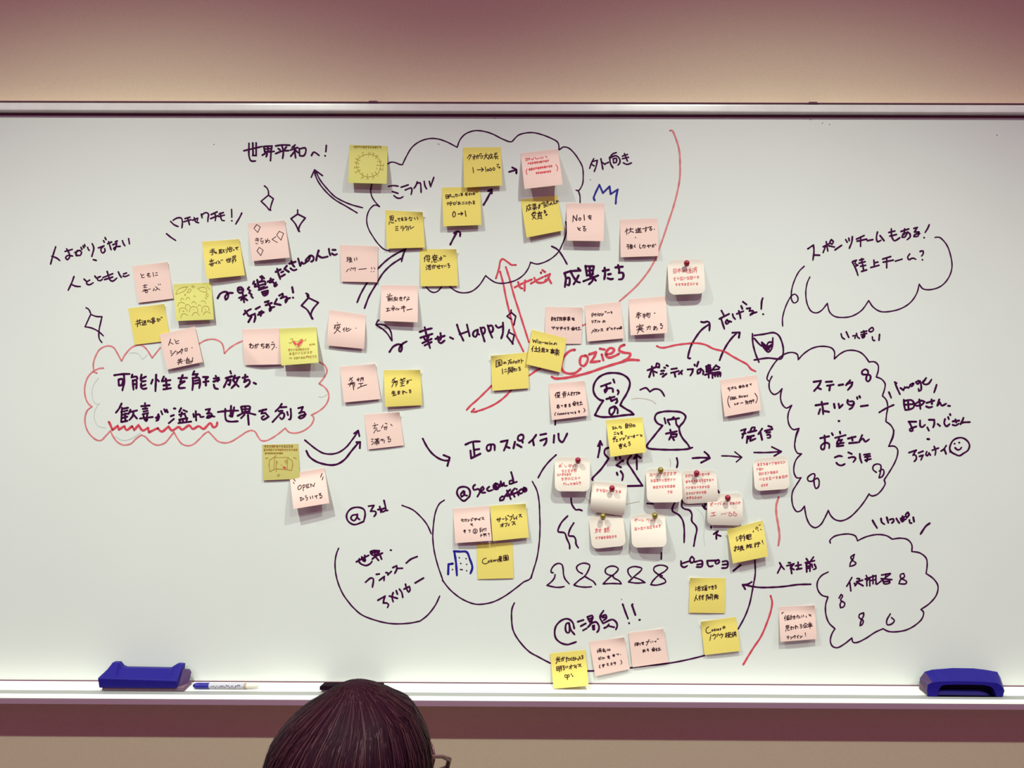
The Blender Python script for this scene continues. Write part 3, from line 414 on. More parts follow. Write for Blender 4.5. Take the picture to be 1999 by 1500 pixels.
b:1355,1175 1380,1220 1415,1275;1465,1150 1475,1200 1510,1225;1540,1135 1560,1205;1580,1165 1625,1155 1630,1185 1605,1210;1665,1150 1685,1185 1705,1210;1720,1150 1770,1130;1745,1120 1760,1180 1740,1190 1725,1170 1790,1160;1815,1070 1785,1100 1800,1140 1830,1100 1815,1070;1835,1170 1840,1205 1865,1210;1885,1135 1895,1190
c:1575,160 1540,185 1485,265
#marker_writing|ink|3.4|
Y:810,1160 820,1195 845,1212;860,1140 885,1195;925,1180 950,1175 945,1205;960,1155 970,1190 990,1205;1005,1145 1060,1132;1005,1168 1060,1155;1030,1130 1040,1185 1022,1200 1012,1185 1040,1178;1105,1100 1080,1125 1095,1140 1125,1125 1120,1100 1105,1100;1115,1190 1120,1220 1140,1225;1185,1165 1180,1222
#drawn_cloud|ink|2.8|
Y:450,500 400,550 350,650 325,750 328,830 350,858 385,840 385,795 355,772 325,790 270,890 238,1010 240,1085;505,605 480,660 465,760 480,870 520,940 570,955 620,930 675,862;675,862 700,950 750,990 830,1000 920,985 1010,930 1080,835;1080,835 1120,895 1190,940 1280,942 1400,910 1490,850 1550,760 1572,675;1572,675 1610,720 1690,727 1790,690 1860,610 1892,510 1880,400 1840,290 1770,218 1725,218
#marker_writing|ink|3.5|
Y:485,330 540,292 545,350 535,440;540,390 600,392;635,310 700,275;665,260 680,350;660,300 635,365;690,300 745,312;715,240 700,265 720,285 735,260 715,240;750,340 815,295;855,240 870,265;885,225 890,250;920,210 915,260 890,325;960,235 1035,200;965,255 1060,235;1000,215 1000,305;1065,250 1120,240;1165,165 1155,220 1165,260 1200,245;1190,200 1230,250;1275,170 1335,155;1285,205 1350,190;1300,135 1305,210 1330,250 1385,220;1395,160 1470,135;1430,135 1425,190;1460,165 1430,215 1405,215 1420,180 1475,175 1485,210 1455,240;1520,130 1555,120 1525,165;1525,165 1570,165 1560,205 1520,210 1530,190 1580,180;1670,95 1655,130 1630,170;1620,220 1622,222
#marker_writing|ink|3.4|
Y:920,460 955,530 975,590;920,455 960,440 945,470 975,490 945,500;990,440 1030,430;1010,425 1015,470;985,470 1045,455;1000,500 1050,490;1020,480 1030,540;1010,550 1060,535;1130,440 1135,500;1140,465 1170,458;1100,512 1180,490;1215,430 1295,405;1220,460 1320,440;1255,420 1255,515;1340,450 1405,430;1480,380 1460,410 1470,435 1510,420 1540,432;1580,355 1610,350 1610,380 1595,400;1603,435 1605,437
#marker_writing|ink|3.9|
d:855,405 900,490;820,545 985,460;850,545 880,640 905,715;950,560 925,600 945,630 985,600 955,575 1025,595;1045,465 1055,510 1090,550;1115,460 1225,415;1150,410 1170,480 1180,540;1190,325 1210,375;1220,255 1280,300;1285,370 1345,360 1330,410;1330,410 1390,410 1390,450 1345,480 1355,460 1455,430;1555,195 1540,240 1530,380;1560,465 1565,467
#drawn_arrow|ink|4|
d:325,1215 290,1210 300,1130 340,1000 420,860 520,730 640,640;510,595 560,605 610,590 650,610 650,745
#drawn_arrow|ink|4|
d:825,1245 870,1130 950,980 1040,860 1110,790;1040,780 1165,775;1165,775 1150,865
#drawn_flag|ink|3.6|
Z:60,80 65,200 100,340 145,450;85,100 200,85 340,65 400,100 440,180 460,270 455,360 430,405 370,405 260,395 80,420;85,140 140,205 180,240;180,190 200,250 265,315 310,270 325,130;180,190 240,230 270,190 320,190
Z:200,220 250,280 300,220;210,240 300,240;225,260 290,255;240,285 275,280
#drawn_cloud|ink|3|
Z:275,695 250,670 265,600 320,500 380,420 450,360 530,325 600,325 645,350 655,415;655,415 720,345 820,275 920,245 1020,245 1090,265 1125,310 1125,405;1125,405 1200,340 1280,300 1380,295 1470,325 1530,380 1575,445;1575,445 1650,445 1695,490 1695,560 1670,640;1670,640 1740,670 1785,730 1780,790 1750,885;1750,885 1800,940 1820,1030 1805,1120 1795,1220;1795,1220 1860,1270 1895,1340 1880,1420 1835,1540
b:1565,210 1640,210 1680,250 1680,320 1640,430 1570,550 1505,650;1505,650 1520,690 1480,770 1410,840 1340,855 1310,830;1310,830 1240,940 1150,1050 1050,1140 950,1180 870,1165 810,1110 780,1045;780,1045 730,1150 680,1230 610,1270 550,1240 500,1150 480,1060 470,990;470,990 420,1050 370,1060 325,1000 305,900 315,800 360,720 425,620;425,620 370,620 335,560 335,460 370,370 432,310;432,310 380,300 345,230 350,120 395,0;1632,0 1625,80 1565,210
Z:665,1310 590,1325 540,1270 520,1180 530,1100 570,1010;665,1310 630,1380 612,1499;570,1010 500,1045 450,1000 425,920 430,850 445,795;445,795 390,850 340,868 295,830 275,760 285,690 315,630
#drawn_figure|ink|4|
Z:1560,560 1530,540 1485,570 1490,605 1540,610 1590,620 1595,660 1565,700 1540,680 1545,630 1565,590 1560,560
#drawn_figure|ink|3.2|
b:605,600 600,570 570,570 510,620 520,660 580,660 605,600;605,600 595,640 600,720 620,760 650,740 660,660 640,625 605,640
#drawn_figure|ink|3.2|
b:1405,550 1360,510 1370,460 1420,440 1460,455 1460,530 1440,620;1440,620 1475,610 1505,550 1490,510 1440,535
#marker_writing|ink|4.2|
Z:855,705 950,690 930,740 860,825;905,780 950,800;1015,705 1095,700;1030,755 1115,740;1070,750 1060,815;1180,748 1240,738;1330,685 1300,720 1275,750;1290,730 1360,710 1350,750 1300,810;880,1010 1040,985;960,965 975,1050 980,1125;940,1060 920,1120;1000,1085 1055,1095;1120,990 1130,1045;1180,990 1190,1045 1235,1000;1300,940 1295,980 1340,1010 1380,985 1370,960 1320,960;1380,990 1355,1040 1320,1060;1420,905 1425,925;1450,890 1460,910;1470,1022 1560,1010;1180,1213 1190,1215
#marker_writing|ink|4|
b:675,105 790,80;730,70 735,180 720,250 690,245 685,205 740,165 790,180 790,235;825,40 840,65;930,20 935,45;870,100 1005,65;920,105 905,140 890,165;910,135 960,125 930,165;890,180 980,165;915,175 890,210;900,210 975,200;1035,110 1135,85;1085,90 1095,135;1050,170 1160,160;1220,65 1200,110 1180,160;1190,140 1230,110 1260,150 1310,120;865,355 920,335 960,342;885,425 910,450 950,460 995,440;1040,290 1085,310;1045,360 1110,350 1135,370 1105,415;1190,310 1195,370 1215,425;1245,320 1320,310;1255,350 1325,340;1280,320 1290,380 1280,405 1260,390 1335,375
#marker_writing|ink|3.8|
a:710,575 735,590;720,600 745,660 780,735;785,650 825,680 840,640 850,650 870,640 890,650 915,610;945,590 910,610 930,630 960,592;1020,555 985,575 1010,600 1040,560;1040,560 1055,620 1050,680 1025,690 1020,660;1070,580 1120,520 1080,590 1110,605 1150,595 1190,540;1255,610 1240,660 1222,710;635,705 650,740 665,780
#drawn_line|ink|3.8|
a:510,968 600,915 700,870
#marker_writing|ink|4|
a:828,805 835,880 848,940;830,820 930,810 965,860 950,910 850,940;885,830 890,910;845,870 950,860;975,860 985,880 1060,870 1100,830 1060,815 980,855;1030,800 1040,870 1045,925;1125,845 1225,815;1190,800 1195,860;1120,890 1155,905 1200,895;1290,800 1265,880;1265,880 1300,840 1325,880 1380,855;1405,883 1430,885
#marker_writing|ink|4|
a:890,1090 990,1090;900,1095 930,1160 945,1205 915,1210 905,1190 995,1150;1040,1075 1045,1150 1070,1160 1105,1130;1135,1165 1155,1205;1155,1065 1225,1065;1225,1065 1225,1120 1210,1165;1270,1120 1300,1145;1365,1055 1355,1110 1385,1150 1425,1120;1405,1030 1415,1055;1430,990 1435,1005;1465,1085 1550,1075;1500,1060 1510,1100;1465,1130 1500,1140 1545,1115;1605,1040 1585,1090 1565,1125;1570,1110 1600,1100 1690,1095;1135,1315 1160,1318
#marker_writing|ink|3.6|
e:620,450 740,410;740,410 710,450 685,495;700,480 735,500 740,550 705,595;775,455 850,425;790,510 850,490 815,570;910,435 895,480 920,500 945,460;945,455 970,490;1000,410 1100,375;1030,350 1055,420 1045,490;1225,335 1190,390 1140,425;1195,395 1225,470
#drawn_smiley|ink|3.6|
e:1290,440 1285,360 1330,260 1400,215 1490,210 1570,260 1605,330 1580,410 1510,460 1440,500 1380,480 1310,440 1290,400;1360,303 1365,306;1435,285 1442,288;1370,370 1410,405 1450,395 1475,365
#drawn_line|ink|3.6|
O:160,1070 158,1130
#dirt_speck|ghost3|1.6|tiny brown specks
0:965,231 966,231.5;1582,233 1583,234;1605,241 1606,240;1619,243 1620,243;1946,264 1947,264;856,281 857,282;1213,1170 1214,1171;417,282 418,282;1152,351 1153,351
'''
NOTES = '''
#B|lemon|1410,165|1783,175|1775,545|1400,535|13||pale lemon note with a ring of drawn figures, top left of the big cloud
1.1,olive:1595,255 1640,262 1685,290 1715,340 1710,395 1690,440 1640,470 1580,475 1530,455 1495,410 1480,355 1495,305 1540,268 1595,255
1,olive:1595,235 1605,255 1615,238;1640,240 1642,262 1655,245;1675,262 1668,285 1695,268;1710,315 1700,335 1725,325;1680,362 1745,365;1745,350 1738,380;1705,400 1735,405;1735,395 1738,412;1665,430 1680,455;1685,470 1690,465;1630,440 1645,480;1635,495 1650,478;1585,450 1588,490;1578,500 1588,488 1598,500;1535,445 1540,480;1525,490 1540,480 1552,492;1515,410 1475,430;1465,425 1470,438;1505,382 1465,385;1460,375 1462,395;1500,345 1470,335;1462,330 1470,345;1515,320 1480,305;1470,300 1490,300;1510,285 1495,265;1545,275 1540,250;1532,240 1548,238
1.6,olive:1598,270 1599,272;1640,275 1641,277;1667,295 1668,297;1685,325 1686,326;1680,365 1681,366;1678,395 1679,396;1660,430 1661,431;1632,445 1633,446;1585,448 1586,449;1540,440 1541,441;1515,410 1516,411;1500,380 1501,381;1500,350 1501,351
1.5,olive:~1450,195,1725,198,24
#C|yellow|1018,240|1388,237|1403,612|1030,632|7|bl=4|yellow note reading 1 to 1000 times, at top centre of the cloud
1.7,dark:1085,308 1060,345;1078,318 1102,312 1075,362;1125,310 1135,318;1112,332 1142,325 1115,350;1128,335 1128,360;1148,328 1172,318 1165,350;1160,312 1150,350;1178,315 1185,325;1180,305 1200,300;1190,325 1210,318 1208,340 1190,345;1225,320 1262,312;1245,295 1240,330 1222,355;1245,328 1265,352;1272,315 1310,308;1275,318 1268,355;1292,300 1300,335 1312,350;1305,325 1285,350;1280,330 1290,345;1330,295 1330,330;1330,298 1352,292;1332,310 1350,307;1320,332 1362,325;1335,330 1335,352 1345,345;1345,332 1362,352;1115,435 1122,487;1158,458 1218,455;1198,438 1220,455;1220,455 1200,475;1238,430 1245,475;1262,450 1255,462 1262,472 1272,460 1262,450;1285,440 1278,455 1288,468 1300,455 1285,440;1318,435 1310,450 1320,465 1333,450 1318,435;1350,405 1358,412;1365,400 1368,410;1352,425 1360,430;1370,432 1380,430 1378,440 1368,440
#C|pink|1580,297|1945,255|1993,603|1620,645|20||pink note with red writing, top right inside the big cloud
1.5,red:1632,350 1650,345 1648,365 1634,368 1632,350;1660,352 1672,348;1665,340 1668,362;1685,350 1695,360;1710,340 1700,362;1725,335 1735,355;1745,350 1765,345;1780,335 1785,350;1797,330 1800,345;1825,325 1838,338
1.5,red:~1650,408,1860,378,22;~1660,465,1895,430,24;~1730,500,1880,482,20
1.5,red:1645,450 1635,475 1645,505;1925,408 1945,435 1935,470
#C|yellow|813,632|1188,622|1197,997|828,1010|8||yellow note reading 0 to 1, below the 1 to 1000 note
1.7,dark:850,705 855,740;850,705 870,702 872,735;852,720 870,718;855,738 872,735;882,702 882,735;882,702 900,698 898,712;882,718 905,715 915,728;920,720 935,718 932,728;940,700 960,695 948,712 958,722;965,702 970,715;982,700 984,712;995,690 1015,685 1000,702;1000,702 1018,700 1010,712 1000,708;1040,690 1065,685;1040,702 1062,698;1050,680 1048,705 1062,710;1085,685 1075,700 1085,705 1092,688 1108,695 1102,705;1115,690 1135,685 1130,705;1125,675 1120,700;1145,672 1148,680;1158,670 1162,678;865,780 868,800;865,780 880,778 880,795;890,775 908,770;885,790 912,785;900,775 902,805 892,802;920,780 935,775 925,795 940,800 945,778 955,788;955,765 958,772;968,780 990,775;978,768 980,798 970,795 990,785 998,795;1012,775 1030,773;1012,792 1032,790;1045,775 1060,773;1045,790 1062,788;1078,765 1080,800;1072,780 1090,772;1088,772 1098,780 1105,792;1115,765 1132,762 1118,780;1118,780 1135,780 1128,792 1118,790
2,dark:930,865 918,890 925,918 940,912 945,880 930,865;970,890 1015,885;1000,872 1018,885;1018,885 1002,900;1040,858 1048,912
#C|yellow|262,852|625,872|647,1217|275,1228|5|tr=9|yellow note with curled top right corner on the cloud's left edge
1.7,dark:305,912 308,945;305,912 340,908 340,940;322,912 322,942;306,927 338,925;308,945 340,942;300,965 298,990;312,955 320,975 345,975;330,950 335,958;355,955 368,952 365,965;380,935 405,930 390,948 402,960;415,935 435,930;415,948 435,943;425,922 422,950 438,955;448,925 462,922 450,950 475,940;470,928 465,955;490,930 510,925;500,918 492,940;520,925 525,930;512,935 512,950 500,955 520,950;545,925 552,942;572,920 578,940;360,1015 385,1010;362,1032 382,1030;360,1050 388,1048;412,1012 435,1008;410,1028 440,1022 430,1055;462,1005 448,1030;458,1015 478,1010 468,1050;492,1010 485,1048;505,1005 508,1035 540,1012
#G|yellow|1330,175|1805,178|1828,655|1340,662|3|tr=7|yellow note with two lines, lowest of those along the cloud's left
1.8,dark:1410,260 1385,300;1400,275 1390,340;1420,265 1425,300;1420,262 1455,258 1455,295;1422,280 1455,276;1418,312 1465,305;1450,300 1450,340 1440,338;1425,325 1432,332;1520,245 1522,258;1495,268 1555,258;1505,275 1510,285;1540,268 1535,280;1490,290 1562,282;1505,298 1508,318 1545,315 1545,295;1508,308 1545,305;1488,335 1485,350;1510,330 1520,345 1550,340;1560,320 1570,330;1580,300 1620,288 1605,325;1605,270 1590,325;1640,260 1645,270;1658,262 1663,272;1420,385 1428,392;1408,408 1416,412;1412,445 1425,425;1470,380 1440,392;1435,405 1478,398;1458,388 1455,415;1445,420 1470,418 1470,438 1445,440 1445,420;1490,400 1525,392 1515,430;1505,380 1495,430;1530,385 1540,395;1550,405 1595,395;1560,390 1565,425 1590,428;1582,382 1582,410;1605,395 1630,390 1615,410 1628,420;1645,390 1650,405;1668,385 1672,400;1690,370 1712,365 1698,392;1698,392 1720,390 1712,418 1698,412
#D|yellow|82,748|440,705|498,1050|140,1120|7||yellow tilted note directly beneath the pink note with red writing
1.8,dark:140,815 185,800;145,815 140,865;165,795 172,835 185,848;182,822 160,855;150,835 160,850;200,795 205,822;200,795 230,790 228,815;202,808 230,804;195,835 245,822;218,795 220,850;218,832 205,850;222,830 238,842;255,805 275,798 262,838;268,790 255,838;285,785 288,792;293,780 296,788;305,785 325,780;305,798 322,795;302,775 312,772;308,808 325,805 322,820 308,822;335,770 352,768 345,795;342,768 335,790;330,800 335,812 350,810;355,795 360,802;368,785 375,800;385,775 368,800 390,790 395,800;405,765 412,770;405,775 405,790 420,782 418,795;435,755 437,785;428,768 440,762 430,785;440,765 450,762 453,770;200,875 225,868;190,890 192,900;190,888 230,878 228,890;200,882 202,890;195,905 225,900 195,945;200,915 235,938;262,862 264,872;245,882 290,872 288,882;255,888 280,884 280,895 258,898 255,888;252,902 282,898 284,925 255,928 252,902;254,912 282,908;258,930 248,940;278,928 290,938;310,858 318,852 322,862 312,868 310,858;330,868 312,882;328,892 340,890 338,902 328,902 328,892;315,870 325,878
#D|pink|528,785|900,785|890,1155|535,1150|12||pink note reading No1, on the right edge of the big cloud
2,dark:592,965 595,905;595,905 628,955;628,955 632,900;660,925 648,940 660,952 672,938 660,925;700,898 705,950;740,910 772,908;755,902 745,925 765,922;770,922 752,935 772,942;638,1020 645,1035;665,1025 645,1040 665,1050;690,1012 712,1010 695,1035;695,1035 720,1035 712,1055 695,1050
#D|pink|1052,945|1418,930|1430,1300|1058,1312|6||pink note touching the long red arc near the top right
1.8,dark:1110,1050 1102,1065;1118,1030 1118,1090;1125,1042 1130,1050;1140,1040 1180,1035;1155,1025 1152,1060 1132,1078;1155,1058 1185,1068;1208,1035 1215,1045;1228,1025 1225,1060;1225,1035 1255,1028;1228,1045 1252,1042;1228,1058 1255,1055;1240,1030 1240,1058;1205,1050 1215,1058 1205,1072 1265,1068;1270,1035 1330,1022;1305,1015 1305,1050 1295,1048 1310,1045 1298,1065;1335,1018 1360,1012 1342,1035;1342,1035 1365,1035 1355,1050 1342,1045;1385,1038 1388,1039;1202,1118 1206,1121;1118,1190 1138,1188 1132,1205;1118,1208 1140,1210 1130,1232;1158,1185 1150,1195 1172,1192;1150,1202 1172,1200 1172,1212 1150,1212 1150,1202;1160,1195 1160,1225;1148,1228 1175,1222;1200,1190 1188,1205;1188,1205 1202,1215;1245,1185 1245,1220 1262,1222;1270,1200 1290,1195;1282,1188 1275,1215;1298,1195 1302,1200;1295,1205 1295,1218 1285,1220;1315,1205 1350,1192 1348,1205;1325,1190 1335,1218;1362,1200 1385,1192 1380,1215;1375,1185 1368,1215;1395,1182 1402,1192
#B|pink|418,930|780,903|828,1265|462,1300|7|tr=3|pink note with three small drawn diamonds, between the drawn diamonds at upper left
1.4,dark:505,942 478,980;478,980 515,1020;515,1020 540,965;540,965 505,942;725,1008 700,1045;700,1045 742,1095;742,1095 768,1028;768,1028 725,1008;530,1165 508,1200;508,1200 545,1245;545,1245 568,1192;568,1192 530,1165;490,1085 525,1078;492,1100 528,1092;505,1072 520,1110;495,1125 515,1130;545,1075 562,1080;548,1085 545,1112 570,1100 565,1125 550,1125;590,1090 600,1120;615,1080 590,1120 625,1095 635,1110 620,1120;692,1060 655,1088;655,1088 708,1118
#B|yellow|-28,1110|335,1085|390,1438|18,1475|8|tr=3|yellow note left of the pink diamond note at upper left
1.7,dark:65,1185 90,1182;50,1200 95,1195;48,1215 95,1208;72,1185 75,1235 62,1238;92,1215 115,1210 100,1222 118,1225;135,1190 165,1185;140,1190 142,1222;158,1188 160,1225;140,1200 158,1198;140,1210 158,1208;135,1225 165,1215;172,1190 190,1188 172,1218;175,1200 192,1215;205,1182 206,1200;222,1165 220,1200 208,1220;245,1160 228,1185;248,1162 270,1175;240,1180 258,1178;238,1190 262,1188 260,1205 240,1208 238,1190;275,1190 285,1188 282,1198;295,1170 325,1162 305,1180 320,1190;45,1300 85,1290;62,1278 62,1300;52,1310 78,1305;40,1330 105,1315;55,1335 80,1330 78,1345 58,1345 55,1335;115,1305 110,1325;125,1298 140,1305 128,1325;145,1310 150,1322;155,1290 160,1296;168,1285 172,1292;205,1290 258,1278;218,1275 218,1310 250,1305;232,1270 234,1300;248,1268 245,1298;268,1255 272,1280;268,1255 300,1245 298,1270;284,1252 286,1275;270,1268 298,1262;262,1300 290,1278 305,1290;278,1290 270,1320;298,1285 298,1305
#E|pink|790,100|1138,58|1192,415|848,458|2|tr=3|pink note with two short words, leftmost pink note in its row at far left
1.5,dark:872,172 880,188;905,180 882,195 885,212 910,208;935,175 962,170;935,190 960,186;948,165 945,198 958,205 970,195;992,160 1000,200;1018,165 1035,163;1015,190 1038,185;895,290 935,282;912,278 914,305;902,308 930,304;890,345 968,320;900,330 925,325;915,340 940,338 938,355 920,355 915,340;1005,315 995,340;1018,300 1035,312 1020,335 1010,330;1040,318 1060,330;1045,275 1050,282;1062,272 1066,280
#E|lemon|1192,275|1562,257|1587,620|1217,635|7|layer=1|pale lemon note with a faint drawn crowd of faces
1,olive:1215,375 1235,330 1290,305 1330,300 1300,340 1255,360 1215,375;1370,295 1385,290 1398,300 1385,310 1370,295;1325,355 1350,320 1368,330 1345,358 1325,355;1430,315 1490,305 1515,320 1515,355 1465,345 1430,315;1305,370 1315,375 1308,388 1300,380 1305,370;1520,365 1532,380 1525,400 1508,385 1520,365;1520,295 1550,330;1390,395 1400,388 1410,400;1265,435 1268,415 1285,412 1295,430;1315,425 1325,405 1345,405 1352,425;1500,405 1515,410 1512,425;1235,490 1245,460 1275,452 1305,465;1310,500 1315,475 1340,475 1355,495;1370,460 1385,445 1405,450 1412,470;1430,490 1445,475 1465,490;1465,440 1495,440 1510,465;1250,550 1255,515 1290,505 1320,520 1330,545;1350,545 1358,505 1390,492 1425,510 1430,545;1470,545 1475,505 1500,488 1535,500 1540,535;1265,600 1275,570 1300,562 1335,580;1375,580 1390,555 1420,550 1445,580;1485,570 1505,545 1530,545 1555,560;1280,535 1290,540 1298,532;1385,520 1392,524;1500,520 1510,525
#E|yellow|750,512|1103,468|1165,825|815,868|1|tr=4|yellow note with one line, below the leftmost pink note
1.7,dark:828,640 875,625;840,622 848,660;862,620 862,655;822,665 880,648;845,665 840,690;862,660 875,675;885,630 892,640;885,650 895,655 888,675 930,668;902,635 922,630 922,660;905,632 905,665;905,645 922,642;905,655 922,652;945,625 938,640 948,645 955,628 968,635 960,648;975,615 1010,605;992,598 994,620;982,625 1008,620;972,645 1018,635;985,630 1005,628;985,645 1005,642 1002,655 988,658 985,645;1030,615 1045,610 1035,630 1048,640 1055,612 1068,625;1070,598 1073,604;1080,595 1083,601
#E|pink|1058,768|1402,688|1480,1035|1130,1110|2|layer=3|pink tilted note overlapping the red cloud outline's top
1.6,dark:1165,810 1145,872;1155,840 1190,860;1205,815 1212,832;1245,825 1215,840 1220,855 1245,850;1162,925 1175,930;1165,945 1178,948;1170,975 1215,925;1222,935 1235,940;1225,960 1255,930;1275,905 1255,940;1268,915 1285,912 1268,955;1305,905 1328,900 1325,925 1308,928 1305,905;1372,895 1376,896;1235,1020 1275,1010;1245,1005 1250,1030;1262,1000 1260,1030;1230,1040 1285,1025;1250,1038 1240,1060;1262,1035 1275,1048;1300,1018 1305,1020;1320,1010 1318,1035;1320,1010 1345,1005 1345,1025;1320,1022 1345,1018;1330,990 1325,1005;1315,1040 1360,1030;1320,1050 1365,1045;1345,1030 1380,1025;1380,990 1375,1030 1370,1040
#F|pink|485,955|968,938|1005,1410|520,1420|5|blfold=1|pink note with a creased lower left corner, beside the heart note
1.7,dark:590,1135 595,1200;575,1155 605,1145 580,1190;600,1160 625,1160 630,1185 610,1200;645,1165 685,1150 670,1200;665,1145 650,1200;690,1140 700,1155;725,1155 770,1145;745,1140 735,1175;735,1175 765,1170 770,1190 750,1200;790,1155 835,1145;805,1140 805,1195;825,1160 795,1195 790,1180 830,1165 840,1185 820,1200;870,1125 890,1120;860,1155 905,1145 900,1180 870,1220;925,1188 930,1190
#F|lemon|968,945|1450,925|1478,1388|995,1425|14|layer=1|pale lemon note with a small red heart drawing
1.2,olive:1140,1120 1165,1105 1200,1120;1200,1120 1260,1080 1275,1095 1250,1160 1215,1190 1175,1165 1140,1120;1130,1075 1140,1100 1105,1140;1285,1110 1315,1080 1310,1100;1090,1125 1120,1140;1110,1080 1150,1080;1095,1330 1130,1328;1118,1320 1130,1328 1120,1338
4.5,red:1152,1118 1180,1145;1215,1165 1265,1098;1210,1150 1245,1115
1.2,olive:~1085,1240,1360,1225,34;~1095,1290,1400,1270,40;~1155,1345,1455,1320,32;~1360,1165,1435,1155,24
2.6,red:1090,1215 1093,1217;1235,1208 1238,1210;1365,1152 1368,1154;1328,1305 1331,1307
#G|pink|290,122|785,140|775,608|308,600|3|tr=2|pink note partly over the long double arrow
1.6,dark:380,285 400,282 395,300 380,305;380,305 400,308 388,330 375,335;425,280 412,295 440,292;412,308 442,305 440,322 412,325 412,308;427,298 427,340;408,345 450,340;478,295 482,325;505,285 512,318;400,435 375,470;420,430 430,455;440,420 448,422 445,430 438,425;465,425 462,440;465,425 495,420 485,460;535,440 635,430;700,415 705,435;735,415 745,435;695,468 700,470;730,465 735,467
#G|pink|830,645|1305,650|1302,1130|815,1110|10||pink note with two lines, right of the double arrow's tail
1.7,dark:912,765 920,778;945,755 935,775;895,800 970,780;915,810 918,855;918,810 940,808 940,855;918,825 940,822;918,838 940,836;955,812 955,835;970,805 968,850;1010,795 995,815;995,815 992,855;995,818 1040,808 1035,850;1008,830 1025,828 1022,842 1008,842 1008,830;1065,810 1098,803;1065,825 1100,818;1078,798 1092,830;1068,840 1100,848;1120,810 1150,800;1135,795 1125,835;1165,820 1160,850;1175,800 1190,805 1180,835 1172,830 1192,832;895,950 930,945;912,948 910,980;895,988 945,970;975,920 990,918;955,948 1005,935 965,965;985,945 985,980;995,950 1005,958;1025,945 1020,968;1040,945 1045,970 1065,950;1090,930 1130,920;1085,950 1140,935;1115,915 1125,990;1135,925 1140,932;1160,968 1230,955
#G|pink|152,965|628,1035|605,1475|118,1430|8|bend=4|pink note with rolled bottom edge and one short word, tilted clockwise
1.6,dark:255,1130 262,1140;215,1170 300,1155;240,1165 220,1215;260,1165 258,1195;275,1165 290,1190;225,1185 215,1200;245,1205 285,1195 215,1275;240,1215 295,1255;350,1200 330,1225;345,1215 345,1250;375,1195 370,1235 385,1245 435,1215;410,1205 375,1222;495,1205 500,1206
#H|pink|287,240|752,205|820,662|343,707|4|tr=4|pink note with one large two-character word
1.7,dark:420,385 455,425;455,380 410,420;395,470 480,445;440,430 415,495;425,470 485,460 475,500;455,440 470,540;510,410 545,400;530,385 532,412;515,412 535,425;565,385 560,430;565,385 595,380 590,425;565,400 592,396;535,462 590,455;562,460 565,500;520,522 575,495 640,475
#H|yellow|860,285|1335,283|1362,742|878,765|7|tr=6;bend=3|yellow note right of the large-word pink note
1.7,dark:975,405 1010,430;1010,385 970,425;965,445 1040,425;1000,430 965,505;990,445 1040,440 1030,480;1015,430 1020,500;1070,415 1100,405;1085,395 1085,420 1100,415;1115,400 1105,430;1115,395 1138,388 1130,425;1075,445 1125,435;1080,465 1120,458;1098,440 1098,490;1075,495 1130,485;1155,435 1185,425 1175,460;1175,415 1160,465;1195,410 1203,420;1215,408 1222,415;975,560 965,590;970,575 1005,568;990,555 992,610;975,595 1010,588;978,620 1025,605;1040,565 1072,560;1042,578 1070,574;1055,555 1058,595 1045,598 1045,590 1070,595;1110,550 1112,600;1100,570 1125,560 1105,590;1125,565 1140,565 1142,580 1165,575;1190,545 1212,540 1195,560;1195,560 1215,560 1208,580 1195,575
#H|pink|607,865|1065,832|1122,1265|660,1318|2|tr=7|pink note with shaded top right corner, at the two curved arrow tips
1.6,dark:740,975 745,990;718,1010 785,995;750,1010 730,1045 770,1035;755,1060 730,1105;770,1050 775,1080 815,1070;850,1000 830,1040;880,975 905,985;860,1030 905,1020 890,1065;880,1030 870,1060;950,990 970,1008;700,1185 725,1182;700,1215 720,1210;705,1255 735,1225;745,1190 800,1180;760,1175 765,1205;785,1170 782,1200;750,1215 800,1208;750,1215 745,1250;800,1208 795,1245;775,1185 770,1260;760,1228 762,1238;785,1225 786,1238;815,1195 860,1185;835,1180 840,1205 870,1200 865,1235;905,1160 935,1150 915,1185;915,1185 950,1180 945,1215 920,1220 925,1205
#K|olive|145,190|618,178|633,635|158,655|2||olive yellow note with a drawn open doorway, under the red cloud
1.1,brown:305,358 480,355;305,358 298,510;480,355 470,515;300,510 330,505 470,515;330,330 295,355 240,392;240,392 235,440 245,540;245,540 300,512;480,355 535,400;535,400 540,450 525,525;525,525 470,515;230,455 240,465;540,450 545,465;330,400 345,420 330,440 325,420 330,400;330,440 325,480 335,510 320,540;450,385 440,420;465,390 458,440;395,455 400,460;190,370 225,362;190,370 200,360;550,355 590,372;590,372 576,360;345,600 355,575 370,580 360,605
1.2,brown:~170,228,550,226,34;~165,272,610,272,32;~180,312,415,312,22
4,red2:425,485 445,492
2.4,red2:297,205 300,207;403,250 406,252
#K|pink|497,568|955,492|1018,950|553,1028|15|layer=1|pink note reading OPEN, casting wide shadows at lower left
1.7,dark:555,635 575,665;550,680 562,695;925,565 905,612;940,608 925,648;640,715 610,740 615,775 645,765 655,730 640,715;675,715 680,790;675,718 700,712 705,735 678,750;720,710 725,750;722,710 755,703;725,730 748,725;725,752 758,742;780,740 775,698;775,698 815,735;815,735 828,688;635,880 660,875 645,900 645,920 670,905 675,885 690,900;705,860 722,856;710,880 735,875 730,905 720,912;770,865 775,892;800,855 803,885;830,860 865,848 845,870 858,888;885,830 910,822 890,848;890,848 922,850 918,880 895,885 905,872
#L|yellow|1120,768|1605,718|1615,1188|1140,1222|3|tl=7|yellow note with curled top left corner, over the red curved arrow
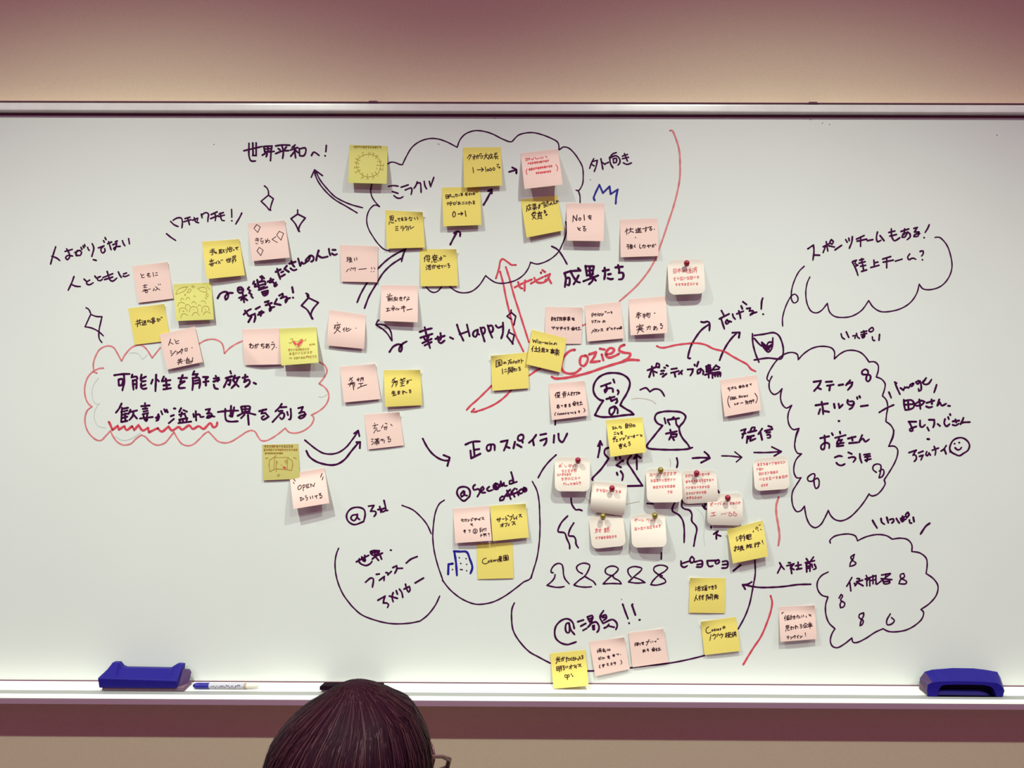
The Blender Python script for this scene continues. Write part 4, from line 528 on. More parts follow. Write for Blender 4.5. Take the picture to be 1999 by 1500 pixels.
1.7,dark:1190,830 1190,915;1190,830 1258,820 1265,885;1190,912 1262,885;1210,848 1245,842;1212,865 1245,860;1228,845 1228,882;1210,885 1248,878;1295,845 1285,865 1298,868 1305,848 1322,855 1315,870;1345,830 1370,822 1345,880;1378,812 1385,815 1380,820;1372,845 1390,842 1388,862 1374,865 1372,845;1405,840 1412,845;1405,862 1430,842;1420,825 1425,832;1440,840 1458,836;1448,840 1448,858;1438,862 1462,856;1480,818 1468,845;1478,828 1498,822 1482,858;1515,805 1520,860;1520,830 1542,828;1270,935 1275,1000;1300,945 1325,940;1300,975 1330,968;1350,920 1345,1005;1350,920 1372,916 1372,935;1352,935 1372,932;1385,915 1410,912 1405,980;1385,930 1408,928;1360,950 1398,945;1360,965 1400,960;1378,945 1360,985;1380,965 1395,980;1425,925 1428,965;1418,940 1435,932 1420,960;1435,938 1458,935 1455,958 1440,962;1480,915 1502,912 1485,935;1485,935 1508,935 1500,958 1485,952
#M|yellow|590,1025|1042,1140|960,1582|515,1475|3|layer=2|yellow note reading Win-win, turned clockwise
1.7,dark:600,1150 610,1190;610,1190 625,1160;625,1160 640,1195;640,1195 655,1150;665,1175 668,1200;668,1160 670,1162;685,1180 685,1205;685,1190 705,1180 705,1212;720,1188 740,1192;755,1185 765,1210;765,1210 775,1190;775,1190 788,1215;788,1215 798,1190;815,1195 812,1215;820,1180 821,1182;830,1200 828,1220;830,1208 850,1198 850,1222;890,1195 870,1215 880,1220 895,1198 912,1208 905,1222;610,1235 585,1280;598,1260 595,1310;625,1270 665,1275;645,1245 645,1300;620,1305 665,1308;690,1250 675,1270 695,1275 678,1295 700,1292;690,1295 688,1320;675,1305 670,1315;720,1265 720,1310;720,1265 750,1268 748,1310;722,1280 748,1282;722,1295 748,1297;712,1312 760,1315;770,1280 790,1282 775,1310 800,1300;800,1285 795,1315;830,1285 880,1288;858,1270 852,1335 840,1330;840,1298 875,1300 874,1310 840,1308;828,1318 885,1320;838,1328 875,1330;905,1275 905,1290;920,1275 918,1290;890,1292 945,1295;895,1308 940,1310;885,1325 948,1328;918,1295 910,1362;912,1330 885,1352;918,1330 940,1358
#M|pink|765,727|1247,738|1230,1210|752,1210|2|tr=3;bend=1|pink note partly covered by the Win-win note
1.7,dark:845,862 850,868;842,875 870,870;838,890 872,886;855,860 852,912;850,895 842,905;885,862 880,905;882,878 905,874;897,878 896,910;915,870 945,865;925,860 925,905;925,885 915,905;950,868 978,866 976,890 950,892 950,868;952,878 976,876;950,895 945,908;965,892 968,905 980,900;990,870 1035,865;1012,855 1010,915;998,880 1028,877 1026,888 998,890;990,898 1035,893;1055,862 1078,858;1050,875 1085,870;1055,888 1080,884;1050,900 1088,896;1068,858 1065,912;1105,878 1140,875;1122,868 1112,890 1130,888;1140,888 1120,900 1145,905;845,992 890,990 865,1015;860,1005 870,1015;905,995 908,1008;918,992 920,1005;940,992 915,1028;960,995 985,990;955,1008 992,1005;972,992 965,1030;1005,1010 1035,1002;1018,992 1022,1028;1050,992 1070,990 1055,1008;1055,1008 1072,1008 1065,1028 1052,1025;1125,990 1100,1012;1125,990 1148,1008;1112,1012 1135,1010;1108,1020 1142,1018;1122,1020 1112,1032 1140,1030;1162,992 1170,996;1158,1005 1175,1002 1160,1018;1168,1008 1168,1030;1190,998 1212,995;1200,990 1200,1025;1182,1028 1225,1022
#M|pink|1272,710|1742,660|1787,1138|1310,1180|4||pink note with three lines, above the red underlined word's end
1.7,dark:1368,815 1390,810;1360,835 1398,826;1380,832 1370,860;1412,815 1400,838;1410,822 1430,818 1412,850;1450,808 1440,845;1460,820 1482,816 1478,840 1460,842 1460,820;1495,812 1500,816;1495,828 1502,831;1498,845 1522,815;1540,790 1545,798;1552,785 1557,793;1568,808 1600,800;1618,785 1622,800;1632,795 1618,805 1632,815;1370,905 1370,925;1388,905 1385,925 1375,940;1405,905 1428,902 1415,920;1415,915 1408,935;1445,910 1440,932;1460,908 1462,930 1478,915;1520,905 1508,925 1520,930 1530,908 1542,915 1535,930;1380,1035 1365,1072;1390,1030 1400,1055;1402,1015 1408,1022;1412,1025 1430,1022;1412,1038 1432,1034 1420,1055;1445,1025 1452,1030;1445,1052 1468,1030;1485,1015 1510,1012 1485,1045;1498,1030 1515,1042;1560,1015 1585,1008 1575,1035;1575,1000 1562,1035;1595,992 1600,1000;1615,1000 1620,1012;1640,1005 1618,1018 1640,1025;1655,1008 1680,1002;1668,995 1665,1025;1690,1010 1710,1005 1702,1025;1720,1000 1735,1002 1720,1012 1740,1015;1738,985 1758,985 1742,1000;1742,1000 1760,1002 1750,1015 1740,1010
#N|pink|512,695|998,657|1018,1135|540,1165|9||pink note left of and below the red-pinned top note
1.6,dark:620,880 660,870;615,898 680,880;640,865 642,950;640,890 610,930;645,890 672,915;632,930 655,926;705,885 700,900;698,905 735,895;718,880 718,945;700,925 738,912;755,870 742,900;750,885 795,875 785,930 770,935;765,885 748,915;780,880 762,925;845,878 860,876;655,1018 662,1030;620,1050 618,1065;620,1048 705,1030 700,1045;640,1060 690,1052;640,1078 690,1068;620,1095 705,1080;662,1050 655,1090 625,1140;665,1090 710,1120;750,1060 800,1048 790,1095;780,1040 770,1070 750,1095;835,1060 875,1050;850,1045 855,1095;870,1062 840,1095 838,1082 875,1065 890,1080 875,1100;925,1015 945,1010 928,1035;928,1035 958,1035 950,1075 930,1075 938,1062
#N|cream|1015,190|1490,172|1512,620|1040,640|14|round=1;pin=red:1270,225|cream rounded note held by a red pin, highest of the pinned notes
1.3,redt:1098,305 1100,358;1098,305 1132,300 1132,352;1100,330 1132,326;1100,356 1132,352;1150,310 1195,302;1172,295 1174,350;1172,312 1150,340;1175,312 1200,335;1225,315 1215,340 1228,342 1238,318 1255,328 1250,345;1275,300 1262,320 1282,322 1265,342;1275,340 1275,355;1295,305 1325,298 1298,325;1300,308 1328,325;1295,335 1330,330;1312,325 1312,350;1292,355 1335,348;1348,300 1355,305;1342,322 1350,326;1342,350 1356,335;1365,290 1405,282;1385,275 1386,290;1370,300 1400,318;1398,298 1368,318;1372,322 1370,345;1398,320 1396,348
1.2,redt:~1095,455,1440,430,48;~1120,525,1425,512,40
#O|pink|70,597|540,557|590,1010|115,1070|5|tr=2|pink note with three lines, below the red underline's left end
1.7,dark:172,715 155,750;165,735 168,780;180,710 220,705;185,720 188,740;185,720 215,716 214,736;182,748 222,742;195,755 185,775;190,758 212,752 195,778;200,765 222,775;262,705 295,700;250,725 305,718;278,705 278,730;278,725 258,745;280,728 300,740;262,750 292,746 285,775;275,750 262,778;335,705 322,750;330,725 350,745;362,715 390,712;375,700 375,750;375,725 362,740;395,715 420,710;408,705 406,745 398,742;428,708 455,705;440,706 440,740 430,738;465,705 455,725 465,730 472,708 482,715 478,728;180,880 208,872;192,868 195,915;205,885 182,910 182,898 208,888 215,902 202,915;235,880 255,878 250,895;280,870 305,866;282,882 305,878;293,862 295,898 285,898 285,890 305,896;335,862 355,860 338,880;338,880 358,880 352,895 338,892;408,825 385,860;408,825 435,848;395,855 422,850;390,868 428,862;408,868 398,880 425,878;445,830 452,835;440,850 465,842 445,865;455,855 455,882;478,840 505,836;490,825 492,865;475,872 515,862;165,970 152,990 160,1010;200,975 185,990 200,1002;215,985 208,993 216,1000 222,990 215,985;230,982 242,980 232,998 246,996;255,980 256,995;268,988 278,982 270,978 265,990 278,993;300,972 290,978 302,985 292,995;318,975 340,972 322,985 338,992;355,972 370,970 368,982;392,965 380,975 395,985;412,962 425,960 415,975 428,975 420,988;460,950 475,948 462,962;462,962 478,962 472,975;530,915 548,945 528,965
#O|yellow|818,1070|1290,1030|1342,1488|878,1548|11||yellow note covering the head of the lowest drawn person figure
1.7,dark:900,1160 915,1155 905,1190 930,1175;925,1160 920,1190;945,1155 940,1185 955,1170 970,1180;985,1155 1010,1150;998,1145 990,1170;1015,1155 1015,1170 1005,1175 1025,1172;1085,1110 1080,1125;1072,1125 1075,1175;1072,1125 1105,1120 1102,1170;1075,1140 1102,1136;1075,1155 1102,1150;1075,1172 1104,1168;1130,1115 1115,1140;1142,1115 1160,1130;1125,1140 1155,1135 1145,1165;1138,1140 1125,1168;1180,1125 1165,1150 1178,1155 1188,1130 1200,1140 1190,1158;925,1230 945,1225;925,1255 950,1250;965,1228 970,1240;990,1235 968,1248 990,1258;1010,1225 1035,1220;1020,1215 1012,1240 1030,1238;1035,1238 1015,1250 1038,1255;920,1290 950,1285;908,1320 945,1308;912,1308 940,1300;930,1305 920,1355;950,1325 970,1320;960,1322 960,1345;950,1350 975,1343;995,1310 1002,1315;1000,1335 1025,1300;1040,1300 1046,1304;1040,1315 1048,1318;1045,1330 1070,1295;1070,1272 1074,1280;1082,1268 1087,1276;1125,1275 1100,1315;1098,1285 1122,1305;1140,1285 1165,1278;1172,1278 1195,1270 1188,1298;1188,1260 1175,1298;1215,1268 1240,1262;1265,1255 1270,1265;1290,1262 1268,1275 1290,1280;1005,1375 1010,1380;985,1392 1035,1382;990,1400 1025,1395;992,1412 1025,1406;998,1420 1022,1416 1020,1435 1000,1438 998,1420;1060,1378 1072,1376;1048,1395 1075,1390 1050,1415 1070,1408 1078,1418 1090,1410;1110,1355 1132,1352 1115,1375;1115,1375 1138,1375 1130,1400 1112,1395
#P|pink|1035,550|1515,482|1573,940|1098,1025|6||pink note with bracketed lines at the right end of the red wavy line
1.7,dark:1135,655 1165,648;1150,645 1148,668;1148,668 1168,668 1160,692;1185,645 1210,640 1205,665;1200,635 1188,665;1228,635 1240,638;1230,645 1230,658 1252,650 1245,662;1285,625 1310,620 1312,645 1285,648 1285,625;1285,635 1312,632;1298,620 1298,650;1335,610 1338,645;1325,625 1345,618 1328,640;1345,625 1358,628 1352,640;1372,620 1400,612;1380,608 1382,635 1398,635;1392,605 1392,625;1425,600 1445,595 1432,608 1442,615;1155,755 1138,800 1145,860 1165,905;1490,720 1520,770 1515,820 1500,848;1180,765 1168,785;1175,778 1175,808;1192,770 1192,800;1192,770 1222,766 1220,798;1198,785 1215,782;1192,800 1222,797;1240,762 1230,795;1236,780 1255,790;1285,780 1285,750;1285,750 1302,775;1302,775 1302,748;1318,765 1330,758 1322,755 1315,768 1330,772;1345,750 1350,768;1350,768 1358,752;1358,752 1365,768;1365,768 1372,748;1395,745 1385,750 1396,758 1386,765;1228,850 1228,870 1245,862;1262,845 1255,862;1262,850 1278,846 1265,868;1305,848 1335,842;1365,820 1380,818 1370,835;1385,822 1400,830;1372,840 1402,835;1378,848 1372,862;1392,845 1395,858 1405,855;1420,815 1412,830;1420,830 1420,852;1430,815 1450,812;1430,828 1455,825;1445,828 1442,855;1462,805 1475,803;1460,815 1478,812 1470,838
#Q|cream|150,220|612,222|608,665|155,662|13|round=1;pin=red:455,257|cream rounded note held by a red pin, leftmost of the pinned notes
1.2,redt:205,330 240,320;222,310 225,355;215,335 208,350;232,332 242,345;248,300 255,303 250,308;275,320 282,325;285,350 305,335;335,320 370,312;330,335 380,328;358,332 350,360;395,325 388,350;410,320 430,315 420,345;265,560 290,555;275,550 270,585;300,560 298,580 310,575;320,575 340,570 335,585;355,560 380,555 362,570 380,582;395,558 420,552;395,568 420,562;405,550 405,578 420,575;435,540 445,545;435,555 435,570 455,560 450,575;470,540 485,540;465,555 492,550 480,580
1.2,redt:~240,425,440,412,44;~180,465,370,458,34;~235,525,495,510,44
#Q|cream|640,528|1098,570|1055,985|612,925|14|round=.5;bend=14;layer=1;pin=red:898,622|cream note with bottom bent back in shade, held by a red pin
1.2,redt:~690,672,1020,690,44
#Q|cream|590,985|1040,955|1080,1370|640,1415|8|round=1;pin=gold:780,985|cream rounded note held by a gold pin, under the bent cream note
1.4,redt:680,1160 710,1155;695,1145 695,1160;710,1158 680,1205;685,1170 712,1195;720,1165 760,1160;745,1150 745,1195 735,1190;728,1175 732,1182;800,1145 818,1142;798,1158 820,1155;800,1168 818,1166;802,1178 820,1176 818,1192 802,1194 802,1178;858,1130 832,1140;828,1152 865,1148;846,1140 846,1160;835,1165 860,1163 858,1188 836,1190 835,1165
1.3,redt:~680,1290,965,1265,38
#Q|cream|1135,975|1585,940|1612,1385|1160,1398|14|round=1;pin=gold:1455,978|cream rounded note held by a gold pin, lowest right of the pinned notes
1.2,redt:1195,1025 1225,1018;1190,1040 1235,1032;1212,1025 1205,1060;1245,1040 1275,1035;1295,1025 1285,1050 1310,1045;1350,1025 1350,1040;1350,1025 1385,1020 1372,1060;1400,1040 1425,1036;1450,1015 1440,1040;1448,1022 1470,1018 1455,1055
1.2,redt:~1190,1175,1540,1130,42
#Q|cream|1335,370|1800,375|1815,805|1355,810|13|round=1;layer=1;pin=gold:1530,385|cream rounded note held by a gold pin, highest gold-pinned one
1.2,redt:~1385,470,1740,450,46;~1400,545,1725,530,40;~1430,630,1725,610,40;~1615,690,1690,685,36
#R|cream|330,400|790,382|815,805|350,830|8|round=1;bend=6;pin=red:533,425|cream note held by a red pin and filled with five red lines
1.2,redt:~385,485,705,455,40;~390,555,760,530,38;~390,635,705,620,38;~395,710,660,690,38;~400,765,610,760,36
#R|cream|672,700|1127,685|1138,1110|670,1100|9|round=1;bend=7;layer=2;pin=red:938,748|cream note with two small thumb drawings, held by a red pin
1.3,redt:705,825 750,815;735,795 730,860;730,825 708,850;760,830 795,822;820,810 808,838;835,810 845,835;850,795 856,802;868,830 900,822;725,945 775,935;720,985 780,975;745,940 760,975;860,950 858,970;875,960 885,950;900,945 905,965;925,940 930,948;955,935 965,935 968,950 990,955 990,978 955,980 955,935;1015,930 1025,930 1030,950 1052,955 1052,978 1015,978 1015,930
1.2,redt:~960,838,1105,830,36
#R|cream|1260,245|1715,195|1748,630|1290,662|9|round=1|cream rounded note without a pin, beside the stakeholder cloud
1.2,redt:~1320,335,1695,300,40;~1305,395,1410,385,34;~1340,455,1600,425,40;~1345,530,1725,485,44;~1370,605,1465,595,36
#R|yellow|930,1165|1390,1042|1465,1510|1005,1603|7|layer=3;tl=4|yellow note with a small sun drawing, turned counterclockwise
1.5,dark:1315,1128 1300,1140 1310,1158 1328,1150 1328,1132 1315,1128;1345,1105 1362,1100;1362,1155 1375,1165;1330,1170 1338,1178;1268,1175 1275,1185;1265,1190 1270,1195
1.9,dark:1050,1258 1058,1264;1045,1280 1055,1284;1055,1310 1072,1290;1085,1250 1088,1280;1085,1250 1125,1240 1125,1272;1088,1280 1125,1272;1105,1232 1108,1312;1150,1225 1138,1250 1165,1250 1145,1275;1160,1268 1150,1305;1180,1235 1182,1262;1180,1235 1205,1230 1205,1258;1182,1248 1205,1244;1180,1270 1210,1265;1182,1280 1210,1275;1195,1228 1198,1285 1215,1290 1250,1275;1215,1225 1240,1222 1238,1255 1215,1258;1215,1240 1240,1238;1035,1375 1042,1380;1020,1398 1058,1385 1018,1440;1038,1410 1035,1445;1065,1395 1090,1388;1078,1375 1078,1415;1060,1422 1095,1412;1105,1378 1130,1372 1128,1385 1107,1388 1105,1378;1102,1395 1135,1390 1132,1420 1105,1422 1102,1395;1105,1405 1132,1402;1112,1425 1100,1440;1128,1420 1150,1425;1190,1355 1195,1362;1178,1375 1212,1365;1195,1372 1180,1405;1195,1382 1208,1380 1200,1400;1228,1350 1215,1370;1220,1362 1250,1352;1225,1372 1228,1398 1240,1390;1245,1368 1232,1382 1258,1392;1300,1335 1285,1352;1300,1355 1285,1378;1295,1368 1295,1392;1315,1335 1350,1325;1310,1352 1360,1340;1340,1345 1335,1385 1325,1380;1385,1300 1392,1328;1398,1345 1400,1347
#X|yellow|445,458|908,460|900,918|430,912|2|tl=5;bend=1|yellow note with curled top left corner, near the lower right
1.7,dark:520,575 528,582;515,598 522,602;518,622 532,605;580,565 550,575;540,590 585,583;565,572 563,600;550,602 578,600 576,620 552,622 550,602;600,575 625,572 622,590 602,592 600,575;612,592 612,618;600,618 628,612;635,562 645,560 645,578;655,558 665,556 665,575;640,588 640,620;640,588 668,584;642,598 665,595;642,608 665,605;640,620 670,616;655,582 655,618;685,575 715,570 695,588 700,602;725,568 750,562;728,580 752,575;738,558 748,590;728,600 750,605;768,555 788,552 770,575;770,575 792,572 785,595 770,592;530,680 505,758;522,710 548,745;560,700 590,695;575,680 575,745;575,705 560,725;595,695 630,688;615,678 615,740 605,735;612,700 595,722;660,680 658,750;660,680 680,676 680,695;662,690 680,688;710,672 735,670 738,745;712,685 735,682;672,708 725,702;675,722 725,716;690,705 682,735;708,704 708,735;760,680 780,676 765,700;790,672 812,690;758,702 815,695;765,715 808,710;780,705 765,735;795,705 798,730 818,722;775,690 790,688
#X|yellow|585,1030|1045,965|1102,1408|637,1462|4|tl=6|yellow tilted note, lowest yellow one right of the big oval's bottom
1.8,dark:690,1095 660,1115 655,1155 680,1178 720,1160;738,1130 728,1140 738,1150 748,1140 738,1130;758,1128 775,1124;775,1124 762,1145;762,1145 780,1142;792,1122 795,1140;808,1132 820,1125 812,1120 805,1135 822,1138;848,1112 835,1120 848,1128 836,1138;885,1085 872,1110 884,1115 892,1090 905,1098 898,1112;720,1195 705,1272;758,1185 762,1195;742,1205 745,1215;742,1205 785,1195 778,1225 762,1255;810,1185 798,1220;820,1190 832,1210;850,1180 853,1188;840,1200 875,1190 868,1215 852,1240;905,1190 935,1182;920,1170 918,1230 908,1225;905,1215 935,1205;945,1170 970,1166 968,1188 947,1190 945,1170;942,1200 978,1195;958,1200 955,1228;945,1210 940,1235;958,1222 985,1230;1000,1165 988,1195;995,1180 998,1225;1012,1175 1045,1168;1020,1160 1022,1195;1035,1155 1035,1192;1008,1200 1050,1192;1020,1202 1010,1222;1035,1200 1048,1218
#c|pink|100,975|452,962|473,1290|118,1318|7|tr=5|pink note with three lines, furthest right of the sticky notes
1.6,dark:132,1045 132,1035 150,1032;168,1060 155,1090;163,1075 165,1110;178,1068 205,1060;178,1080 205,1076 203,1090 180,1092 178,1080;190,1060 190,1105;178,1103 208,1098;215,1072 232,1068 226,1100;222,1055 215,1100;240,1070 260,1065;242,1080 262,1075;250,1062 258,1085;244,1092 260,1095;275,1068 295,1062;285,1055 278,1085;295,1072 308,1070;293,1085 312,1083;325,1060 328,1078;342,1055 346,1072;368,1065 372,1080;395,1048 400,1058;415,1050 402,1062 418,1066;172,1160 175,1185;172,1160 200,1155 200,1180;186,1158 187,1182;173,1172 200,1168;175,1185 200,1182;172,1198 170,1215;185,1192 190,1205 208,1202;222,1165 225,1200;215,1178 232,1172 218,1195;232,1175 248,1175 242,1195;265,1155 268,1192;258,1170 275,1162 262,1185;275,1165 285,1170 290,1182;308,1150 325,1148 312,1165;312,1165 330,1165 322,1182 310,1180;360,1135 340,1160;360,1135 385,1152;362,1155 362,1175;362,1162 375,1160;350,1160 350,1178;345,1180 385,1172;398,1130 399,1142;410,1127 409,1140;390,1148 425,1142;395,1158 422,1154;388,1170 432,1162;408,1142 408,1185;182,1265 198,1262;182,1275 202,1272 190,1292;215,1268 222,1272;218,1290 240,1268;255,1255 245,1272;253,1262 268,1258 255,1285;295,1252 280,1270;288,1262 288,1282;308,1260 315,1263;310,1280 332,1260;360,1228 362,1250;364,1260 365,1262
#T|pink|430,1155|895,1118|935,1572|458,1605|7||pink note at top left inside the medium oval
1.6,dark:535,1305 570,1295 560,1308;545,1285 545,1318 568,1322;580,1300 608,1295 600,1325;592,1288 582,1322;620,1295 628,1300;622,1322 645,1300;665,1285 668,1322;668,1298 682,1308;680,1278 684,1285;690,1275 694,1282;710,1285 735,1280;705,1297 742,1292;725,1285 718,1315;750,1292 765,1290 760,1305;785,1275 770,1295;778,1288 778,1308;800,1272 828,1268 805,1298;818,1285 835,1298;655,1355 685,1352 665,1365 688,1380;568,1440 592,1436;568,1452 592,1448;580,1430 576,1460 590,1470;630,1435 652,1432 645,1465;690,1445 700,1425 725,1420 745,1435 738,1465 710,1478 690,1460 690,1445;708,1440 722,1435 722,1460 705,1462;778,1412 782,1462;778,1412 800,1405;782,1430 800,1428;782,1448 802,1445;815,1422 812,1450;815,1422 835,1418 832,1445;838,1415 860,1410 855,1445;795,1485 790,1520;785,1505 808,1500;820,1485 860,1480;825,1498 855,1492;838,1480 835,1515;850,1490 862,1510;885,1480 902,1478 895,1495;900,1510 902,1511
#T|yellow|912,1118|1375,1092|1415,1530|945,1578|5|tr=5;layer=1|yellow note at top right inside the medium oval
1.8,dark:995,1300 1050,1285;1010,1280 1015,1315;1040,1270 1038,1300 1025,1330;1070,1292 1095,1285;1115,1260 1120,1315;1120,1280 1140,1295;1138,1245 1142,1252;1150,1242 1154,1250;1165,1262 1200,1252 1185,1295 1170,1310;1205,1235 1215,1238 1208,1245;1218,1260 1222,1295 1240,1280;1262,1250 1245,1280;1255,1265 1258,1295;1285,1235 1315,1228 1290,1265;1303,1248 1325,1265;1045,1365 1090,1355;1075,1345 1078,1390 1068,1388;1075,1365 1048,1390;1105,1350 1135,1342 1125,1375 1110,1388;1160,1350 1148,1372;1155,1360 1155,1380;1190,1330 1232,1325 1200,1370;1218,1345 1242,1360
#U|yellow|735,405|1205,400|1215,862|750,875|1||yellow flat note beside the blue building sketch
1.7,dark:860,600 820,615 810,655 845,675 890,655;895,632 885,645 898,655 908,642 895,632;915,628 935,625;935,625 920,650;920,650 940,645;952,625 955,645;970,635 982,625 972,620 965,635 985,640;1008,615 995,625 1008,635;1030,580 1060,578 1055,600 1030,602 1030,580;1042,572 1045,602;1020,610 1065,600;1025,612 1015,650;1030,622 1060,615;1035,632 1058,628;1045,632 1040,650;1050,635 1068,640;1085,570 1088,630;1085,570 1140,562 1150,620;1088,632 1150,622;1100,585 1130,580;1115,575 1116,595;1098,600 1135,594;1105,608 1130,604 1128,618;1108,620 1130,615
#W|yellow|625,840|1085,795|1125,1262|672,1300|20|layer=1;pw=2.3|yellow note hanging over the white tray edge
1.8,dark:725,885 727,912;708,900 715,910;748,888 740,908;700,925 758,915;722,925 715,950 700,975;738,920 738,945 758,940;770,910 805,900 792,940;790,890 775,940;808,888 813,896;830,905 860,898;842,888 838,950;862,910 878,907;860,930 880,928;905,895 888,915;888,915 908,930;915,905 940,898;928,890 938,915;918,925 938,932;955,890 950,925;950,925 965,908 985,915;1005,880 1012,890 1028,920;1010,895 990,930;1035,870 1052,868 1040,890;1040,890 1055,890 1050,912 1038,908;710,1015 712,1065;710,1015 735,1010 733,1060;712,1038 733,1034;712,1065 733,1060;752,1008 748,1080;752,1008 775,1003 772,1070;752,1025 773,1021;750,1042 773,1038;790,1005 812,1002 795,1028;795,1028 815,1028 808,1055 795,1050;830,1010 835,1030;850,1005 855,1025;878,1010 915,1002;898,988 898,1045;896,1012 875,1040;925,1000 952,993 940,1030;970,995 955,1020;965,1005 965,1035;985,985 1025,978 995,1015;1010,995 1032,1012;850,1130 825,1118 815,1135 830,1155 850,1150 875,1140 872,1118 855,1120 850,1140 852,1185;900,1105 905,1115 898,1118;915,1130 925,1135 915,1142
#W|pink|1133,688|1590,632|1660,1045|1215,1138|4|tr=6|pink note with bracketed last line, between the two lowest notes
1.7,dark:1240,795 1246,799;1238,810 1244,813;1240,830 1250,818;1262,782 1285,778 1283,795 1263,797 1262,782;1258,805 1292,800;1270,808 1260,825;1275,812 1292,808 1285,830;1318,775 1312,790;1312,790 1335,785 1333,800 1312,803;1312,803 1314,815 1350,808 1345,828;1318,820 1332,816;1370,785 1372,808;1385,788 1405,784;1385,802 1408,798;1258,895 1260,920 1285,915;1260,905 1280,898;1285,885 1290,892;1305,895 1300,915;1318,890 1320,912 1338,895;1370,880 1400,878;1385,870 1375,892 1395,890 1380,905 1402,905;1440,860 1465,857;1440,872 1465,868;1450,852 1448,880 1465,878;1490,850 1515,845 1508,865;1540,855 1542,856;1275,990 1265,1010 1278,1032;1305,990 1335,985;1305,1000 1330,996;1318,982 1320,1018 1308,1015;1365,978 1385,975;1370,968 1372,998 1390,995;1415,970 1435,968;1425,962 1425,990 1415,990 1435,988;1455,960 1475,956;1455,970 1480,966 1470,990;1545,930 1560,960 1545,982
#V|pink|1245,1172|1700,1120|1765,1555|1300,1622|2|tr=3;layer=1|pink note with two short lines, just right of the bracketed pink note
1.7,dark:1340,1300 1325,1325;1333,1315 1333,1345;1350,1305 1375,1300;1350,1318 1374,1314 1372,1330 1352,1332 1350,1318;1362,1300 1362,1342;1385,1315 1400,1310 1395,1335;1415,1300 1445,1295;1420,1310 1442,1306;1430,1295 1425,1325 1445,1322;1515,1260 1480,1335;1475,1290 1510,1285;1535,1285 1540,1300;1560,1280 1563,1292;1585,1285 1605,1280 1598,1295;1620,1255 1635,1250;1430,1400 1460,1395;1445,1388 1448,1425;1455,1402 1435,1425 1435,1412 1462,1405 1468,1418;1485,1385 1505,1383 1490,1400;1490,1400 1508,1400 1502,1415;1570,1365 1548,1392;1570,1365 1590,1385;1555,1392 1582,1388;1555,1402 1585,1398;1568,1402 1560,1412 1585,1408;1605,1370 1612,1375;1600,1388 1618,1382 1603,1400;1612,1392 1612,1412;1632,1378 1655,1374;1643,1365 1643,1400;1628,1402 1668,1392
'''
# ================================================================ THE SETTING
WALL_Y = 0.024
tag(boxo('wall_back', (-5.0, 5.0, WALL_Y, WALL_Y+0.12, 0.0, 2.9), M['wall']), kind='structure')
tag(boxo('floor', (-5.0, 5.0, -5.0, WALL_Y+0.12, -0.05, 0.0), M['floor']), kind='structure')
# ================================================================ THE WHITEBOARD
wb = tag(empty('whiteboard', (0, 0, 0)), 'wide white whiteboard covered in handwriting, with aluminium frame and white tray', 'whiteboard')
ZT0 = 2.072; ZB = 0.9665          # board surface from ZB to ZT0
boxo('panel', (-1.8, 1.8, 0.0, WALL_Y-0.001, ZB, ZT0+0.01), M['board'], wb)
boxo('recess_shade', (-1.8, 1.8, -0.0012, 0.003, ZT0, ZT0+0.006), M['dark'], wb)  # recess line under the rail, its shadow painted as a dark strip
boxo('top_rail', (-1.8, 1.8, -0.014, WALL_Y-0.001, ZT0+0.0045, ZT0+0.0215), M['alu'], wb, bev=0.0045)
boxo('rail_top_shade', (-1.8, 1.8, -0.0155, -0.012, ZT0+0.0215, ZT0+0.0232), M['dark'], wb)  # thin dark strip painting the shadow line along the rail's top edge
for sx in (-1, 1): boxo('side_rail', (min(sx*1.8, sx*1.818), max(sx*1.8, sx*1.818), -0.014, WALL_Y-0.001, ZB-.02, ZT0+0.0215), M['alu'], wb, bev=0.003)
for px in (731, 1583):
    x = P(px, 204).x
    bm = bmesh.new(); prism(bm, [(x-.011, ZT0+.022), (x-.008, ZT0+.0262), (x+.007, ZT0+.0262), (x+.011, ZT0+.022)], -0.012, 0.01)
    from_bm('hanging_clip', bm, M['dark'], wb)
boxo('bottom_joint', (-1.8, 1.8, -0.0012, 0.003, ZB-0.0014, ZB+0.0002), M['dark'], wb)
# tray: cross section in YZ swept along x
def sweep(name, prof, m, parent, x0=-1.8, x1=1.8):
    bm = bmesh.new(); a = [bm.verts.new((x0, y, z)) for y, z in prof]; b = [bm.verts.new((x1, y, z)) for y, z in prof]; n = len(prof)
    for i in range(n): bm.faces.new((a[i], a[(i+1) % n], b[(i+1) % n], b[i]))
    bm.faces.new(a[::-1]); bm.faces.new(b); bmesh.ops.recalc_face_normals(bm, faces=bm.faces)
    return from_bm(name, bm, m, parent)
TZ = 0.9625                          # tray floor height
tray = sweep('marker_tray', [(WALL_Y-.001, ZB-.0016), (-.002, ZB-.0016), (-.006, TZ+.0008), (-.039, TZ), (-.039, TZ-.0006), (-.0585, TZ-.0006), (-.0585, TZ+.0002), (-.0595, TZ+.0012), (-.0625, TZ+.0012), (-.0650, TZ-.0008), (-.0663, TZ-.0045),
    (-.0645, TZ-.0052), (-.0640, TZ-.0150), (-.061, TZ-.0160), (-.010, TZ-.0160), (WALL_Y-.001, TZ-.0160)], M['tray'], wb)
tag(tray, 'white marker tray along the board bottom')
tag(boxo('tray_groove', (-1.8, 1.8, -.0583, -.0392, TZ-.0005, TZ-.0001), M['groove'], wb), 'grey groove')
sweep('underlip_shade', [(-.0652, TZ-.0055), (-.0662, TZ-.0060), (-.0662, TZ-.0150), (-.0652, TZ-.0156), (-.0646, TZ-.0140)], M['under'], wb)  # purple strip painting the shaded front face under the lip
